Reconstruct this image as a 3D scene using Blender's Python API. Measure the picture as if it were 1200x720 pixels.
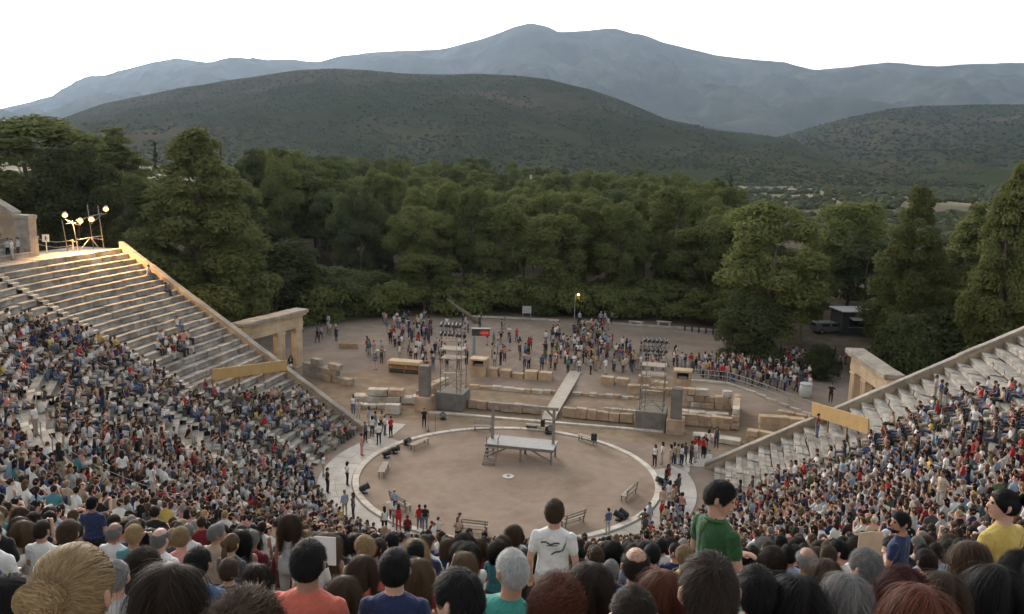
import bpy, bmesh, math, random
import numpy as np
from mathutils import Vector, Matrix, noise
from mathutils.bvhtree import BVHTree
R = math.radians
scene = bpy.context.scene
col = scene.collection
for o in list(bpy.data.objects):
    bpy.data.objects.remove(o)

# ------------------------------------------------------------------ camera
FPX, PITCH, ROLL = 1000.0, R(10.27), R(1.38)
CAM = np.array([0.05, -56.59, 22.29])
PHI = R(-13.84)                       # the theatre's axis against the view
cam_data = bpy.data.cameras.new('camera')
cam_data.sensor_width = 36.0
cam_data.lens = 36.0 * FPX / 1200.0
cam_data.clip_start = 0.1
cam_data.clip_end = 60000.0
camera = bpy.data.objects.new('camera', cam_data)
col.objects.link(camera)
_f = Vector((0, math.cos(PITCH), -math.sin(PITCH)))
_u0 = Vector((0, math.sin(PITCH), math.cos(PITCH)))
_r0 = Vector((1, 0, 0))
_r = _r0 * math.cos(ROLL) + _u0 * math.sin(ROLL)
_u = -_r0 * math.sin(ROLL) + _u0 * math.cos(ROLL)
camera.matrix_world = Matrix(((_r.x, _u.x, -_f.x, CAM[0]), (_r.y, _u.y, -_f.y, CAM[1]),
                              (_r.z, _u.z, -_f.z, CAM[2]), (0, 0, 0, 1)))
scene.camera = camera

# ------------------------------------------------------------------ dusk sky and the last western light
SUN_AZ, SUN_EL = R(-22), R(5.0)       # azimuth from +Y, clockwise positive
world = bpy.data.worlds.new('World')
scene.world = world
world.use_nodes = True
wn, wl = world.node_tree.nodes, world.node_tree.links
wn.clear()
sky = wn.new('ShaderNodeTexSky')
sky.sky_type = 'NISHITA'
sky.sun_disc = False
sky.sun_elevation = SUN_EL
sky.sun_rotation = SUN_AZ
sky.altitude = 300
sky.air_density = 1.0
sky.dust_density = 4.0
sky.ozone_density = 1.5
hs = wn.new('ShaderNodeHueSaturation')
hs.inputs['Saturation'].default_value = 0.14
bg = wn.new('ShaderNodeBackground')
bg.inputs['Strength'].default_value = 0.15
wo = wn.new('ShaderNodeOutputWorld')
wl.new(sky.outputs[0], hs.inputs['Color'])
wl.new(hs.outputs[0], bg.inputs['Color'])
wl.new(bg.outputs[0], wo.inputs['Surface'])

sun_data = bpy.data.lights.new('sun', 'SUN')
sun_data.energy = 0.55
sun_data.angle = R(35)
sun_data.color = (1.0, 0.88, 0.74)
sun = bpy.data.objects.new('sun', sun_data)
col.objects.link(sun)
_el = R(24)                            # the bright band of sky above the ridge
_sd = Vector((math.sin(SUN_AZ) * math.cos(_el), math.cos(SUN_AZ) * math.cos(_el), math.sin(_el)))
sun.rotation_euler = _sd.to_track_quat('Z', 'Y').to_euler()
sun.location = (-60, 120, 80)

vs = scene.view_settings
vs.view_transform = 'Standard'
vs.look = 'None'
vs.gamma = 1.0
vs.use_curve_mapping = False
vs.exposure = 2.28
scene.cycles.use_denoising = True
scene.cycles.max_bounces = 6
scene.cycles.diffuse_bounces = 3
scene.cycles.volume_bounces = 0
scene.cycles.transparent_max_bounces = 8

# ------------------------------------------------------------------ helpers
CP, SP = math.cos(PHI), math.sin(PHI)
def T(u, v, z=0.0):
    """theatre plan (u along the stage, v towards it) to world"""
    return Vector((u * CP - v * SP, u * SP + v * CP, z))
def Tn(u, v, z):
    u, v, z = np.broadcast_arrays(np.asarray(u, float), np.asarray(v, float), np.asarray(z, float))
    return np.stack([u * CP - v * SP, u * SP + v * CP, z], -1)
def UV(x, y):
    return x * CP + y * SP, -x * SP + y * CP
def ray(px, py):
    X, Y = px - 600.0, 360.0 - py
    a = (X * math.cos(ROLL) - Y * math.sin(ROLL)) / FPX
    b = (X * math.sin(ROLL) + Y * math.cos(ROLL)) / FPX
    return np.array([a, math.cos(PITCH) + b * math.sin(PITCH), -math.sin(PITCH) + b * math.cos(PITCH)])
def on_z(px, py, z=0.0):
    d = ray(px, py)
    return Vector(CAM + d * ((z - CAM[2]) / d[2]))
def at_dist(px, py, dist):
    """point on the ray at a horizontal distance from the camera"""
    d = ray(px, py)
    return Vector(CAM + d * (dist / math.hypot(d[0], d[1])))
def project(P):
    P = np.atleast_2d(np.asarray(P, float)) - CAM
    w = P[:, 1] * math.cos(PITCH) - P[:, 2] * math.sin(PITCH)
    u = P[:, 1] * math.sin(PITCH) + P[:, 2] * math.cos(PITCH)
    w = np.where(np.abs(w) < 1e-6, 1e-6, w)
    a, b = P[:, 0] / w * FPX, u / w * FPX
    return np.stack([600 + a * math.cos(ROLL) + b * math.sin(ROLL), 360 + a * math.sin(ROLL) - b * math.cos(ROLL), w], 1)
def smooth(a, b, x):
    t = np.clip((np.asarray(x, float) - a) / (b - a), 0, 1)
    return t * t * (3 - 2 * t)

def fastmesh(name, V, F, mats=(), mat_idx=None, shade=False):
    """V (n,3), F (m,k) or a list of such arrays"""
    V = np.asarray(V, np.float32).reshape(-1, 3)
    Fs = F if isinstance(F, (list, tuple)) else [F]
    Fs = [np.asarray(f, np.int32) for f in Fs if len(f)]
    me = bpy.data.meshes.new(name)
    me.vertices.add(len(V))
    me.vertices.foreach_set('co', V.ravel())
    loops = np.concatenate([f.ravel() for f in Fs])
    starts, base = [], 0
    for f in Fs:
        starts.append(base + np.arange(len(f)) * f.shape[1])
        base += f.size
    starts = np.concatenate(starts).astype(np.int32)
    me.loops.add(len(loops))
    me.loops.foreach_set('vertex_index', loops)
    me.polygons.add(len(starts))
    me.polygons.foreach_set('loop_start', starts)
    for m in mats:
        me.materials.append(m)
    if mat_idx is not None:
        me.polygons.foreach_set('material_index', np.asarray(mat_idx, np.int32))
    me.polygons.foreach_set('use_smooth', np.full(len(starts), shade, bool))
    me.update(calc_edges=True)
    me.validate()
    return me

class MB:
    """collects shapes, then becomes ONE mesh"""
    def __init__(s):
        s.v, s.f = [], []
    def add(s, vs_, fs_):
        b = len(s.v)
        s.v += [tuple(v) for v in vs_]
        s.f += [tuple(b + i for i in f) for f in fs_]
        return s
    def box(s, c, d, rz=0.0, jit=0.0, rnd=random, tilt=(0, 0), taper=1.0):
        hx, hy, hz = d[0] / 2, d[1] / 2, d[2] / 2
        m = Matrix.Rotation(rz, 3, 'Z') @ Matrix.Rotation(tilt[0], 3, 'X') @ Matrix.Rotation(tilt[1], 3, 'Y')
        P = []
        for z in (-hz, hz):
            k = taper if z > 0 else 1.0
            for x, y in ((-hx, -hy), (hx, -hy), (hx, hy), (-hx, hy)):
                q = Vector((x * k, y * k, z))
                if jit:
                    q += Vector((rnd.uniform(-jit, jit), rnd.uniform(-jit, jit), rnd.uniform(-jit, jit)))
                P.append(Vector(c) + m @ q)
        return s.add(P, [(3, 2, 1, 0), (4, 5, 6, 7), (0, 1, 5, 4), (1, 2, 6, 5), (2, 3, 7, 6), (3, 0, 4, 7)])
    def bar(s, a, b, w=0.05, h=None):
        """square bar from a to b"""
        a, b = Vector(a), Vector(b)
        h = w if h is None else h
        d = (b - a).normalized()
        x = d.cross(Vector((0, 0, 1)))
        x = Vector((1, 0, 0)) if x.length < 1e-4 else x.normalized()
        y = x.cross(d).normalized()
        P = [p + x * (sx * w / 2) + y * (sy * h / 2) for p in (a, b) for sx, sy in ((-1, -1), (1, -1), (1, 1), (-1, 1))]
        return s.add(P, [(3, 2, 1, 0), (4, 5, 6, 7), (0, 1, 5, 4), (1, 2, 6, 5), (2, 3, 7, 6), (3, 0, 4, 7)])
    def tube(s, pts, rad, n=8, close=True):
        pts = [Vector(p) for p in pts]
        rad = rad if isinstance(rad, (list, tuple)) else [rad] * len(pts)
        P, Fc = [], []
        ref = None
        for i, p in enumerate(pts):
            d = (pts[min(i + 1, len(pts) - 1)] - pts[max(i - 1, 0)]).normalized()
            if ref is None:
                ref = Vector((0, 0, 1)) if abs(d.z) < 0.9 else Vector((1, 0, 0))
            x = d.cross(ref).normalized()
            y = x.cross(d).normalized()
            ref = y
            for k in range(n):
                a = 2 * math.pi * k / n
                P.append(p + (x * math.cos(a) + y * math.sin(a)) * rad[i])
        for i in range(len(pts) - 1):
            for k in range(n):
                k2 = (k + 1) % n
                Fc.append((i * n + k, i * n + k2, (i + 1) * n + k2, (i + 1) * n + k))
        if close:
            Fc.append(tuple(reversed(range(n))))
            Fc.append(tuple((len(pts) - 1) * n + k for k in range(n)))
        return s.add(P, Fc)
    def prism(s, poly, vec):
        """polygon (list of 3d points) pushed along vec"""
        a = [Vector(p) for p in poly]
        b = [p + Vector(vec) for p in a]
        n = len(a)
        return s.add(a + b, [tuple(reversed(range(n))), tuple(range(n, 2 * n))] +
                     [(i, (i + 1) % n, n + (i + 1) % n, n + i) for i in range(n)])
    def mesh(s, name, mat=None, shade=False, fix=True):
        me = bpy.data.meshes.new(name)
        me.from_pydata(s.v, [], s.f)
        if fix:
            bm = bmesh.new()
            bm.from_mesh(me)
            bmesh.ops.recalc_face_normals(bm, faces=bm.faces)
            bm.to_mesh(me)
            bm.free()
        if mat:
            me.materials.append(mat)
        if shade:
            me.polygons.foreach_set('use_smooth', [True] * len(me.polygons))
        me.update()
        return me
    def build(s, name, mat, parent=None, shade=False, bevel=0.0):
        o = link(name, s.mesh(name, mat, shade), parent)
        if bevel:
            b = o.modifiers.new('bevel', 'BEVEL')
            b.width = bevel
            b.segments = 1
            b.limit_method = 'ANGLE'
        return o

def link(name, data, parent=None, loc=None, rz=None):
    o = bpy.data.objects.new(name, data)
    col.objects.link(o)
    if parent is not None:
        o.parent = parent
    if loc is not None:
        o.location = loc
    if rz is not None:
        o.rotation_euler = (0, 0, rz)
    return o
def tag(o, label=None, cat=None, group=None, kind=None):
    if label: o['label'] = label
    if cat: o['category'] = cat
    if group: o['group'] = group
    if kind: o['kind'] = kind
    return o
def thing(name, label, cat, loc=(0, 0, 0), rz=0.0, group=None):
    return tag(link(name, None, None, loc, rz), label, cat, group)
def copy_tree(o, parent=None):
    c = o.copy()
    col.objects.link(c)
    c.parent = parent
    for ch in o.children:
        copy_tree(ch, c)
    return c

# ------------------------------------------------------------------ materials
def mat(name, base, rough=0.85, c2=None, scale=3.0, c3=None, scale3=0.4, bump=0.0, bscale=20.0, metal=0.0, spec=0.3,
        detail=6.0, coords='Object', lo=0.35, hi=0.65, emit=None, stretch=None):
    m = bpy.data.materials.new(name)
    m.use_nodes = True
    nt = m.node_tree
    N, L = nt.nodes, nt.links
    b = N['Principled BSDF']
    b.inputs['Base Color'].default_value = (*base, 1)
    b.inputs['Roughness'].default_value = rough
    b.inputs['Metallic'].default_value = metal
    b.inputs['Specular IOR Level'].default_value = spec
    if emit:
        b.inputs['Emission Color'].default_value = (*emit[0], 1)
        b.inputs['Emission Strength'].default_value = emit[1]
    if not (c2 or c3 or bump):
        return m
    if coords == 'World':
        g = N.new('ShaderNodeNewGeometry')
        src = g.outputs['Position']
    else:
        tc = N.new('ShaderNodeTexCoord')
        src = tc.outputs[coords]
    if stretch:
        mp = N.new('ShaderNodeMapping')
        mp.inputs['Scale'].default_value = stretch
        L.new(src, mp.inputs['Vector'])
        src = mp.outputs[0]
    def nz(sc, de=detail):
        n = N.new('ShaderNodeTexNoise')
        n.inputs['Scale'].default_value = sc
        n.inputs['Detail'].default_value = de
        n.inputs['Roughness'].default_value = 0.62
        L.new(src, n.inputs['Vector'])
        return n
    cur = None
    if c2:
        n = nz(scale)
        rp = N.new('ShaderNodeValToRGB')
        rp.color_ramp.elements[0].position, rp.color_ramp.elements[1].position = lo, hi
        rp.color_ramp.elements[0].color = (*base, 1)
        rp.color_ramp.elements[1].color = (*c2, 1)
        L.new(n.outputs['Fac'], rp.inputs['Fac'])
        cur = rp.outputs['Color']
    if c3:
        n = nz(scale3, 4.0)
        mr = N.new('ShaderNodeMapRange')
        mr.inputs['From Min'].default_value, mr.inputs['From Max'].default_value = 0.45, 0.68
        L.new(n.outputs['Fac'], mr.inputs['Value'])
        mx = N.new('ShaderNodeMix')
        mx.data_type = 'RGBA'
        L.new(mr.outputs[0], mx.inputs['Factor'])
        if cur is None:
            mx.inputs['A'].default_value = (*base, 1)
        else:
            L.new(cur, mx.inputs['A'])
        mx.inputs['B'].default_value = (*c3, 1)
        cur = mx.outputs['Result']
    if cur is not None:
        L.new(cur, b.inputs['Base Color'])
    if bump:
        n = nz(bscale, 8.0)
        bp = N.new('ShaderNodeBump')
        bp.inputs['Strength'].default_value = bump
        bp.inputs['Distance'].default_value = 0.05
        L.new(n.outputs['Fac'], bp.inputs['Height'])
        L.new(bp.outputs[0], b.inputs['Normal'])
    return m

def attr_mat(name, attr, rough=0.8, spec=0.25, kind='OBJECT', bump=0.0, bscale=30.0, vary=0.0, sheen=0.0, strand=False, deep=0.02):
    """takes its colour from a custom property of the object (or a vertex colour)"""
    m = bpy.data.materials.new(name)
    m.use_nodes = True
    N, L = m.node_tree.nodes, m.node_tree.links
    b = N['Principled BSDF']
    b.inputs['Roughness'].default_value = rough
    b.inputs['Specular IOR Level'].default_value = spec
    if sheen:
        b.inputs['Sheen Weight'].default_value = sheen
    a = N.new('ShaderNodeAttribute')
    a.attribute_type = kind
    a.attribute_name = attr
    cur = a.outputs['Color']
    tc = N.new('ShaderNodeTexCoord')
    if vary:
        n = N.new('ShaderNodeTexNoise')
        n.inputs['Scale'].default_value = 9.0
        n.inputs['Detail'].default_value = 5.0
        L.new(tc.outputs['Object'], n.inputs['Vector'])
        mr = N.new('ShaderNodeMapRange')
        mr.inputs['To Min'].default_value, mr.inputs['To Max'].default_value = 1 - vary, 1 + vary
        mr.inputs['From Min'].default_value, mr.inputs['From Max'].default_value = 0.3, 0.7
        L.new(n.outputs['Fac'], mr.inputs['Value'])
        mx = N.new('ShaderNodeMix')
        mx.data_type = 'RGBA'
        mx.blend_type = 'MULTIPLY'
        mx.inputs['Factor'].default_value = 1.0
        L.new(cur, mx.inputs['A'])
        L.new(mr.outputs[0], mx.inputs['B'])
        cur = mx.outputs['Result']
    if strand:
        s = N.new('ShaderNodeAttribute')
        s.attribute_type = 'GEOMETRY'
        s.attribute_name = 'strand'
        mx = N.new('ShaderNodeMix')
        mx.data_type = 'RGBA'
        mx.blend_type = 'MULTIPLY'
        mx.inputs['Factor'].default_value = 1.0
        L.new(cur, mx.inputs['A'])
        L.new(s.outputs['Color'], mx.inputs['B'])
        cur = mx.outputs['Result']
    L.new(cur, b.inputs['Base Color'])
    if bump:
        n = N.new('ShaderNodeTexNoise')
        n.inputs['Scale'].default_value = bscale
        n.inputs['Detail'].default_value = 4.0
        n.inputs['Distortion'].default_value = 1.2
        L.new(tc.outputs['Object'], n.inputs['Vector'])
        bp = N.new('ShaderNodeBump')
        bp.inputs['Strength'].default_value = bump
        bp.inputs['Distance'].default_value = deep
        L.new(n.outputs['Fac'], bp.inputs['Height'])
        L.new(bp.outputs[0], b.inputs['Normal'])
    return m

M = {}
M['seat_stone'] = mat('seat_stone', (0.235, 0.215, 0.19), 0.9, (0.41, 0.38, 0.33), 1.3, (0.16, 0.145, 0.125), 0.6, 0.8, 8.0, coords='World')
M['coping'] = mat('coping', (0.26, 0.23, 0.195), 0.9, (0.40, 0.35, 0.28), 1.6, (0.20, 0.18, 0.155), 0.6, 0.8, 7.0, coords='World')
M['tan_stone'] = mat('tan_stone', (0.36, 0.26, 0.17), 0.9, (0.50, 0.38, 0.25), 1.6, (0.27, 0.20, 0.14), 0.5, 0.5, 7.0, coords='World')
M['gate_stone'] = mat('gate_stone', (0.45, 0.34, 0.22), 0.88, (0.58, 0.46, 0.32), 1.2, (0.36, 0.27, 0.18), 0.5, 0.4, 8.0, coords='World')
M['pale_stone'] = mat('pale_stone', (0.40, 0.36, 0.30), 0.9, (0.56, 0.52, 0.45), 1.8, (0.30, 0.26, 0.21), 0.7, 0.5, 8.0, coords='World')
M['ring_stone'] = mat('ring_stone', (0.44, 0.40, 0.34), 0.85, (0.60, 0.56, 0.50), 1.2, None, 0.7, 0.3, 10.0, coords='World')
M['red_stone'] = mat('red_stone', (0.33, 0.23, 0.16), 0.9, (0.47, 0.36, 0.26), 1.4, (0.25, 0.17, 0.12), 0.8, 0.6, 7.0, coords='World')
M['paving'] = mat('paving', (0.36, 0.34, 0.31), 0.8, (0.46, 0.44, 0.41), 0.8, (0.31, 0.28, 0.24), 0.3, 0.2, 12.0, coords='World')
M['orchestra'] = mat('orchestra', (0.245, 0.188, 0.142), 0.95, (0.30, 0.232, 0.178), 0.55, (0.20, 0.15, 0.112), 0.3, 0.6, 14.0, coords='World')
M['concrete'] = mat('concrete', (0.17, 0.155, 0.135), 0.9, (0.22, 0.20, 0.175), 2.0, (0.13, 0.12, 0.105), 0.8, 0.4, 16.0)
M['grey_wood'] = mat('grey_wood', (0.17, 0.15, 0.13), 0.85, (0.26, 0.235, 0.205), 3.0, None, 1, 0.4, 14.0, stretch=(1, 6, 6))
M['deck_wood'] = mat('deck_wood', (0.33, 0.32, 0.32), 0.8, (0.45, 0.44, 0.43), 2.0, None, 1, 0.3, 14.0, stretch=(1, 5, 5))
M['ramp_wood'] = mat('ramp_wood', (0.38, 0.335, 0.28), 0.8, (0.48, 0.43, 0.365), 2.0, None, 1, 0.3, 14.0)
M['post_wood'] = mat('post_wood', (0.21, 0.18, 0.15), 0.85, (0.32, 0.28, 0.235), 3.0, None, 1, 0.4, 14.0)
M['bench_wood'] = mat('bench_wood', (0.27, 0.23, 0.185), 0.85, (0.40, 0.35, 0.29), 3.0, None, 1, 0.3, 14.0, stretch=(1, 6, 6))
M['ochre_board'] = mat('ochre_board', (0.42, 0.27, 0.11), 0.7, (0.47, 0.31, 0.13), 2.0, None, 1, 0.1, 14.0)
M['counter_wood'] = mat('counter_wood', (0.42, 0.31, 0.19), 0.8, (0.50, 0.38, 0.24), 2.0)
M['brown_wood'] = mat('brown_wood', (0.20, 0.11, 0.06), 0.8, (0.26, 0.15, 0.09), 2.0)
M['steel'] = mat('steel', (0.30, 0.28, 0.26), 0.5, (0.22, 0.19, 0.17), 5.0, metal=0.6)
M['dark_metal'] = mat('dark_metal', (0.035, 0.035, 0.036), 0.5, (0.05, 0.05, 0.05), 6.0)
M['lens'] = mat('lens', (0.05, 0.055, 0.06), 0.15, spec=0.6)
M['black'] = mat('black', (0.018, 0.018, 0.02), 0.6, (0.03, 0.03, 0.032), 8.0)
M['barrel'] = mat('barrel', (0.46, 0.46, 0.44), 0.6, (0.40, 0.40, 0.38), 3.0)
M['car_grey'] = mat('car_grey', (0.10, 0.10, 0.10), 0.5, (0.12, 0.12, 0.12), 3.0)
M['cable'] = mat('cable', (0.20, 0.185, 0.165), 0.8, (0.26, 0.24, 0.22), 9.0)
M['white_paint'] = mat('white_paint', (0.75, 0.75, 0.73), 0.6, (0.66, 0.66, 0.64), 3.0)
M['rope'] = mat('rope', (0.45, 0.42, 0.37), 0.9, (0.36, 0.33, 0.28), 20.0)
M['grey_panel'] = mat('grey_panel', (0.30, 0.31, 0.31), 0.7, (0.36, 0.37, 0.37), 2.0)
M['dark_panel'] = mat('dark_panel', (0.035, 0.04, 0.038), 0.7, (0.05, 0.055, 0.05), 2.0)
M['red_sign'] = mat('red_sign', (0.62, 0.03, 0.025), 0.5, (0.56, 0.03, 0.025), 2.0)
M['glass'] = mat('glass', (0.03, 0.035, 0.04), 0.1, spec=0.7)
M['tyre'] = mat('tyre', (0.02, 0.02, 0.02), 0.9, (0.03, 0.03, 0.03), 9.0)
M['bark'] = mat('bark', (0.12, 0.095, 0.075), 0.95, (0.20, 0.165, 0.135), 3.0, None, 1, 0.7, 9.0, stretch=(2, 2, 0.5))
def leaf_mat(name, a, b):
    m = mat(name, a, 0.8, b, 0.6, None, 1, 0.0, spec=0.02)
    N, L = m.node_tree.nodes, m.node_tree.links
    p = N['Principled BSDF']
    ob = N.new('ShaderNodeObjectInfo')
    hsv = N.new('ShaderNodeHueSaturation')
    mr = N.new('ShaderNodeMapRange')
    mr.inputs['To Min'].default_value, mr.inputs['To Max'].default_value = 0.72, 1.3
    L.new(ob.outputs['Random'], mr.inputs['Value'])
    L.new(mr.outputs[0], hsv.inputs['Value'])
    src = p.inputs['Base Color'].links[0].from_socket
    L.new(src, hsv.inputs['Color'])
    L.new(hsv.outputs[0], p.inputs['Base Color'])
    tr = N.new('ShaderNodeBsdfTranslucent')
    L.new(hsv.outputs[0], tr.inputs['Color'])
    mx = N.new('ShaderNodeMixShader')
    mx.inputs[0].default_value = 0.35
    L.new(p.outputs[0], mx.inputs[1])
    L.new(tr.outputs[0], mx.inputs[2])
    L.new(mx.outputs[0], N['Material Output'].inputs['Surface'])
    return m
M['pine'] = leaf_mat('pine', (0.112, 0.128, 0.043), (0.156, 0.172, 0.062))
M['pale_pine'] = leaf_mat('pale_pine', (0.130, 0.145, 0.050), (0.180, 0.192, 0.072))
M['dark_pine'] = leaf_mat('dark_pine', (0.066, 0.082, 0.035), (0.098, 0.114, 0.050))
M['olive'] = leaf_mat('olive', (0.075, 0.085, 0.048), (0.11, 0.12, 0.070))
M['shrub'] = leaf_mat('shrub', (0.034, 0.043, 0.022), (0.054, 0.064, 0.033))
# ================================================================== the land
NROW, R0, TREAD, RISE, Z0 = 33, 12.9, 0.75, 0.375, 0.33      # lower tiers: seat tops
WING = 1.1                                                  # the outer wedges swing out by this much
RU0, ZU0, RISEU, NUP = 39.6, 13.42, 0.352, 23               # upper tiers
DIAZ, TERR = 12.25, 13.0                                    # walkway between the tiers, and its raised ends
RISE_W = 0.025                                              # the wings climb a little faster
def wing_k(a):
    return smooth(55, 85, np.abs(a))
def row_z(i, a=0.0):
    return Z0 + i * (RISE + RISE_W * float(wing_k(a)))
def wall_v(u):
    return 6.47 + 0.157 * (np.abs(u) - 14.0)
def wall_z(u):
    return 0.68 + 0.534 * (np.abs(u) - 14.0)
def cav(r, a=0.0):
    """seat-top height against plan radius"""
    r = np.asarray(r, float)
    low = Z0 + (r - R0) / TREAD * (RISE + RISE_W * wing_k(a))
    up_ = ZU0 + (r - RU0) / TREAD * RISEU
    z = np.where(r < R0, 0.0, np.where(r < R0 + NROW * TREAD, low, np.where(r < RU0, DIAZ + (TERR - DIAZ) * wing_k(a), up_)))
    return np.minimum(z, 22.0)
def ground_z(u, v):
    u, v = np.asarray(u, float), np.asarray(v, float)
    r = np.where(v < 0, np.hypot(u, v), np.maximum(np.abs(u) - WING, np.hypot(u, v) * 0 + 0.0))
    au = np.abs(u)
    court = 0.25 * smooth(14.5, 16.5, v) + 0.65 * smooth(19.5, 26.0, v)
    side = np.where(u < 0, 11.0 * smooth(38, 85, au), 7.0 * smooth(40, 90, au)) * smooth(8, 14, v)
    side = side * (1 - 0.75 * smooth(60, 130, v))
    out = court + side
    hillside = cav(r, np.degrees(np.arctan2(u, -v))) - 1.3
    wv = wall_v(u)
    inside = (r > R0 + 1.5)
    cliff = np.where(au < 42, (v < wv - 0.1).astype(float), 1 - smooth(2.0, 26.0, v))
    z = np.where(inside, out * (1 - cliff) + np.maximum(hillside, -0.3) * cliff, out)
    far = np.hypot(u, v)
    far_n = smooth(250, 900, far)
    roll = far_n * (3.0 * np.sin(u * 0.004 + 1.0) * np.cos(v * 0.0033) - 2.0)
    return z + roll - 0.03
def world_ground(x, y):
    u, v = UV(x, y)
    return float(ground_z(u, v))
EDGE = np.array([(-80, 20), (-46, 24), (-36, 36), (-31, 42), (-27, 46.5), (-20, 49), (-13, 52.5), (-1.6, 54), (9.2, 55), (14.5, 53), (19, 44), (24, 39), (30, 30), (36, 22), (44, 18), (80, 16)], float)
def edge_v(u):
    return np.interp(u, EDGE[:, 0], EDGE[:, 1])

# --- ground sheet
def axis(n, k, L, c):
    t = np.linspace(-1, 1, n)
    return np.sinh(k * t) / math.sinh(k) * L + c
AU, AV = axis(250, 8.0, 9000, 0), axis(250, 8.0, 9000, 18)
GU, GV = np.meshgrid(AU, AV)
GZ = ground_z(GU, GV)
nu, nv = len(AU), len(AV)
idx = np.arange(nu * nv).reshape(nv, nu)
quads = np.stack([idx[:-1, :-1], idx[:-1, 1:], idx[1:, 1:], idx[1:, :-1]], -1).reshape(-1, 4)

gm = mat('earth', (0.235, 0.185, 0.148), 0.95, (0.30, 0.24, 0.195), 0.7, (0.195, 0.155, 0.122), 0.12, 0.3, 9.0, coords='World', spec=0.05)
def zone_mix(m, layers):
    """mix further ground kinds (litter, scrub) by a per-vertex zone"""
    N, L = m.node_tree.nodes, m.node_tree.links
    b = N['Principled BSDF']
    cur = b.inputs['Base Color'].links[0].from_socket
    a = N.new('ShaderNodeAttribute')
    a.attribute_name = 'zone'
    sp = N.new('ShaderNodeSeparateColor')
    L.new(a.outputs['Color'], sp.inputs[0])
    g = N.new('ShaderNodeNewGeometry')
    for ch, (ca, cb, sc) in zip(('Red', 'Green', 'Blue'), layers):
        n = N.new('ShaderNodeTexNoise')
        n.inputs['Scale'].default_value = sc
        n.inputs['Detail'].default_value = 8
        n.inputs['Roughness'].default_value = 0.65
        L.new(g.outputs['Position'], n.inputs['Vector'])
        rp = N.new('ShaderNodeValToRGB')
        rp.color_ramp.elements[0].position, rp.color_ramp.elements[1].position = 0.42, 0.62
        rp.color_ramp.elements[0].color, rp.color_ramp.elements[1].color = (*ca, 1), (*cb, 1)
        L.new(n.outputs['Fac'], rp.inputs['Fac'])
        mx = N.new('ShaderNodeMix')
        mx.data_type = 'RGBA'
        L.new(sp.outputs[ch], mx.inputs['Factor'])
        L.new(cur, mx.inputs['A'])
        L.new(rp.outputs['Color'], mx.inputs['B'])
        cur = mx.outputs['Result']
    L.new(cur, b.inputs['Base Color'])
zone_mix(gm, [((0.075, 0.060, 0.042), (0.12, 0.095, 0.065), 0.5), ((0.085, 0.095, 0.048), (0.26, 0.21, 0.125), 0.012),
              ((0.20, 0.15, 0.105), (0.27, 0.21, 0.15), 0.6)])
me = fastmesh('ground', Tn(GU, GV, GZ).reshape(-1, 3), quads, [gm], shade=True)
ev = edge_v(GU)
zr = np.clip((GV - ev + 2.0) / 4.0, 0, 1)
far = np.hypot(GU, GV - 20)
zg = smooth(330, 420, far)
inner = ((GV < 22) & (np.abs(GU) < 24) & (GV > 10)).astype(float) * (1 - smooth(20.5, 22, GV))
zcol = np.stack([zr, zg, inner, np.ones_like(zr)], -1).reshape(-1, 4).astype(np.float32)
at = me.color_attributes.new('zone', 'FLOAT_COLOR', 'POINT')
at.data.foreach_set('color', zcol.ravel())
tag(link('ground', me), kind='structure')

# --- orchestra floor: beaten earth
def disc(r, n, z):
    a = np.linspace(0, 2 * math.pi, n, endpoint=False)
    V = np.concatenate([[[0, 0, z]], Tn(r * np.cos(a), r * np.sin(a), z)])
    i = np.arange(n)
    return V, np.stack([np.zeros(n, int), 1 + i, 1 + (i + 1) % n], -1)
V_, F_ = disc(10.3, 96, 0.02)
tag(link('orchestra_floor', fastmesh('orchestra_floor', V_, F_, [M['orchestra']])), kind='structure')

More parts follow.
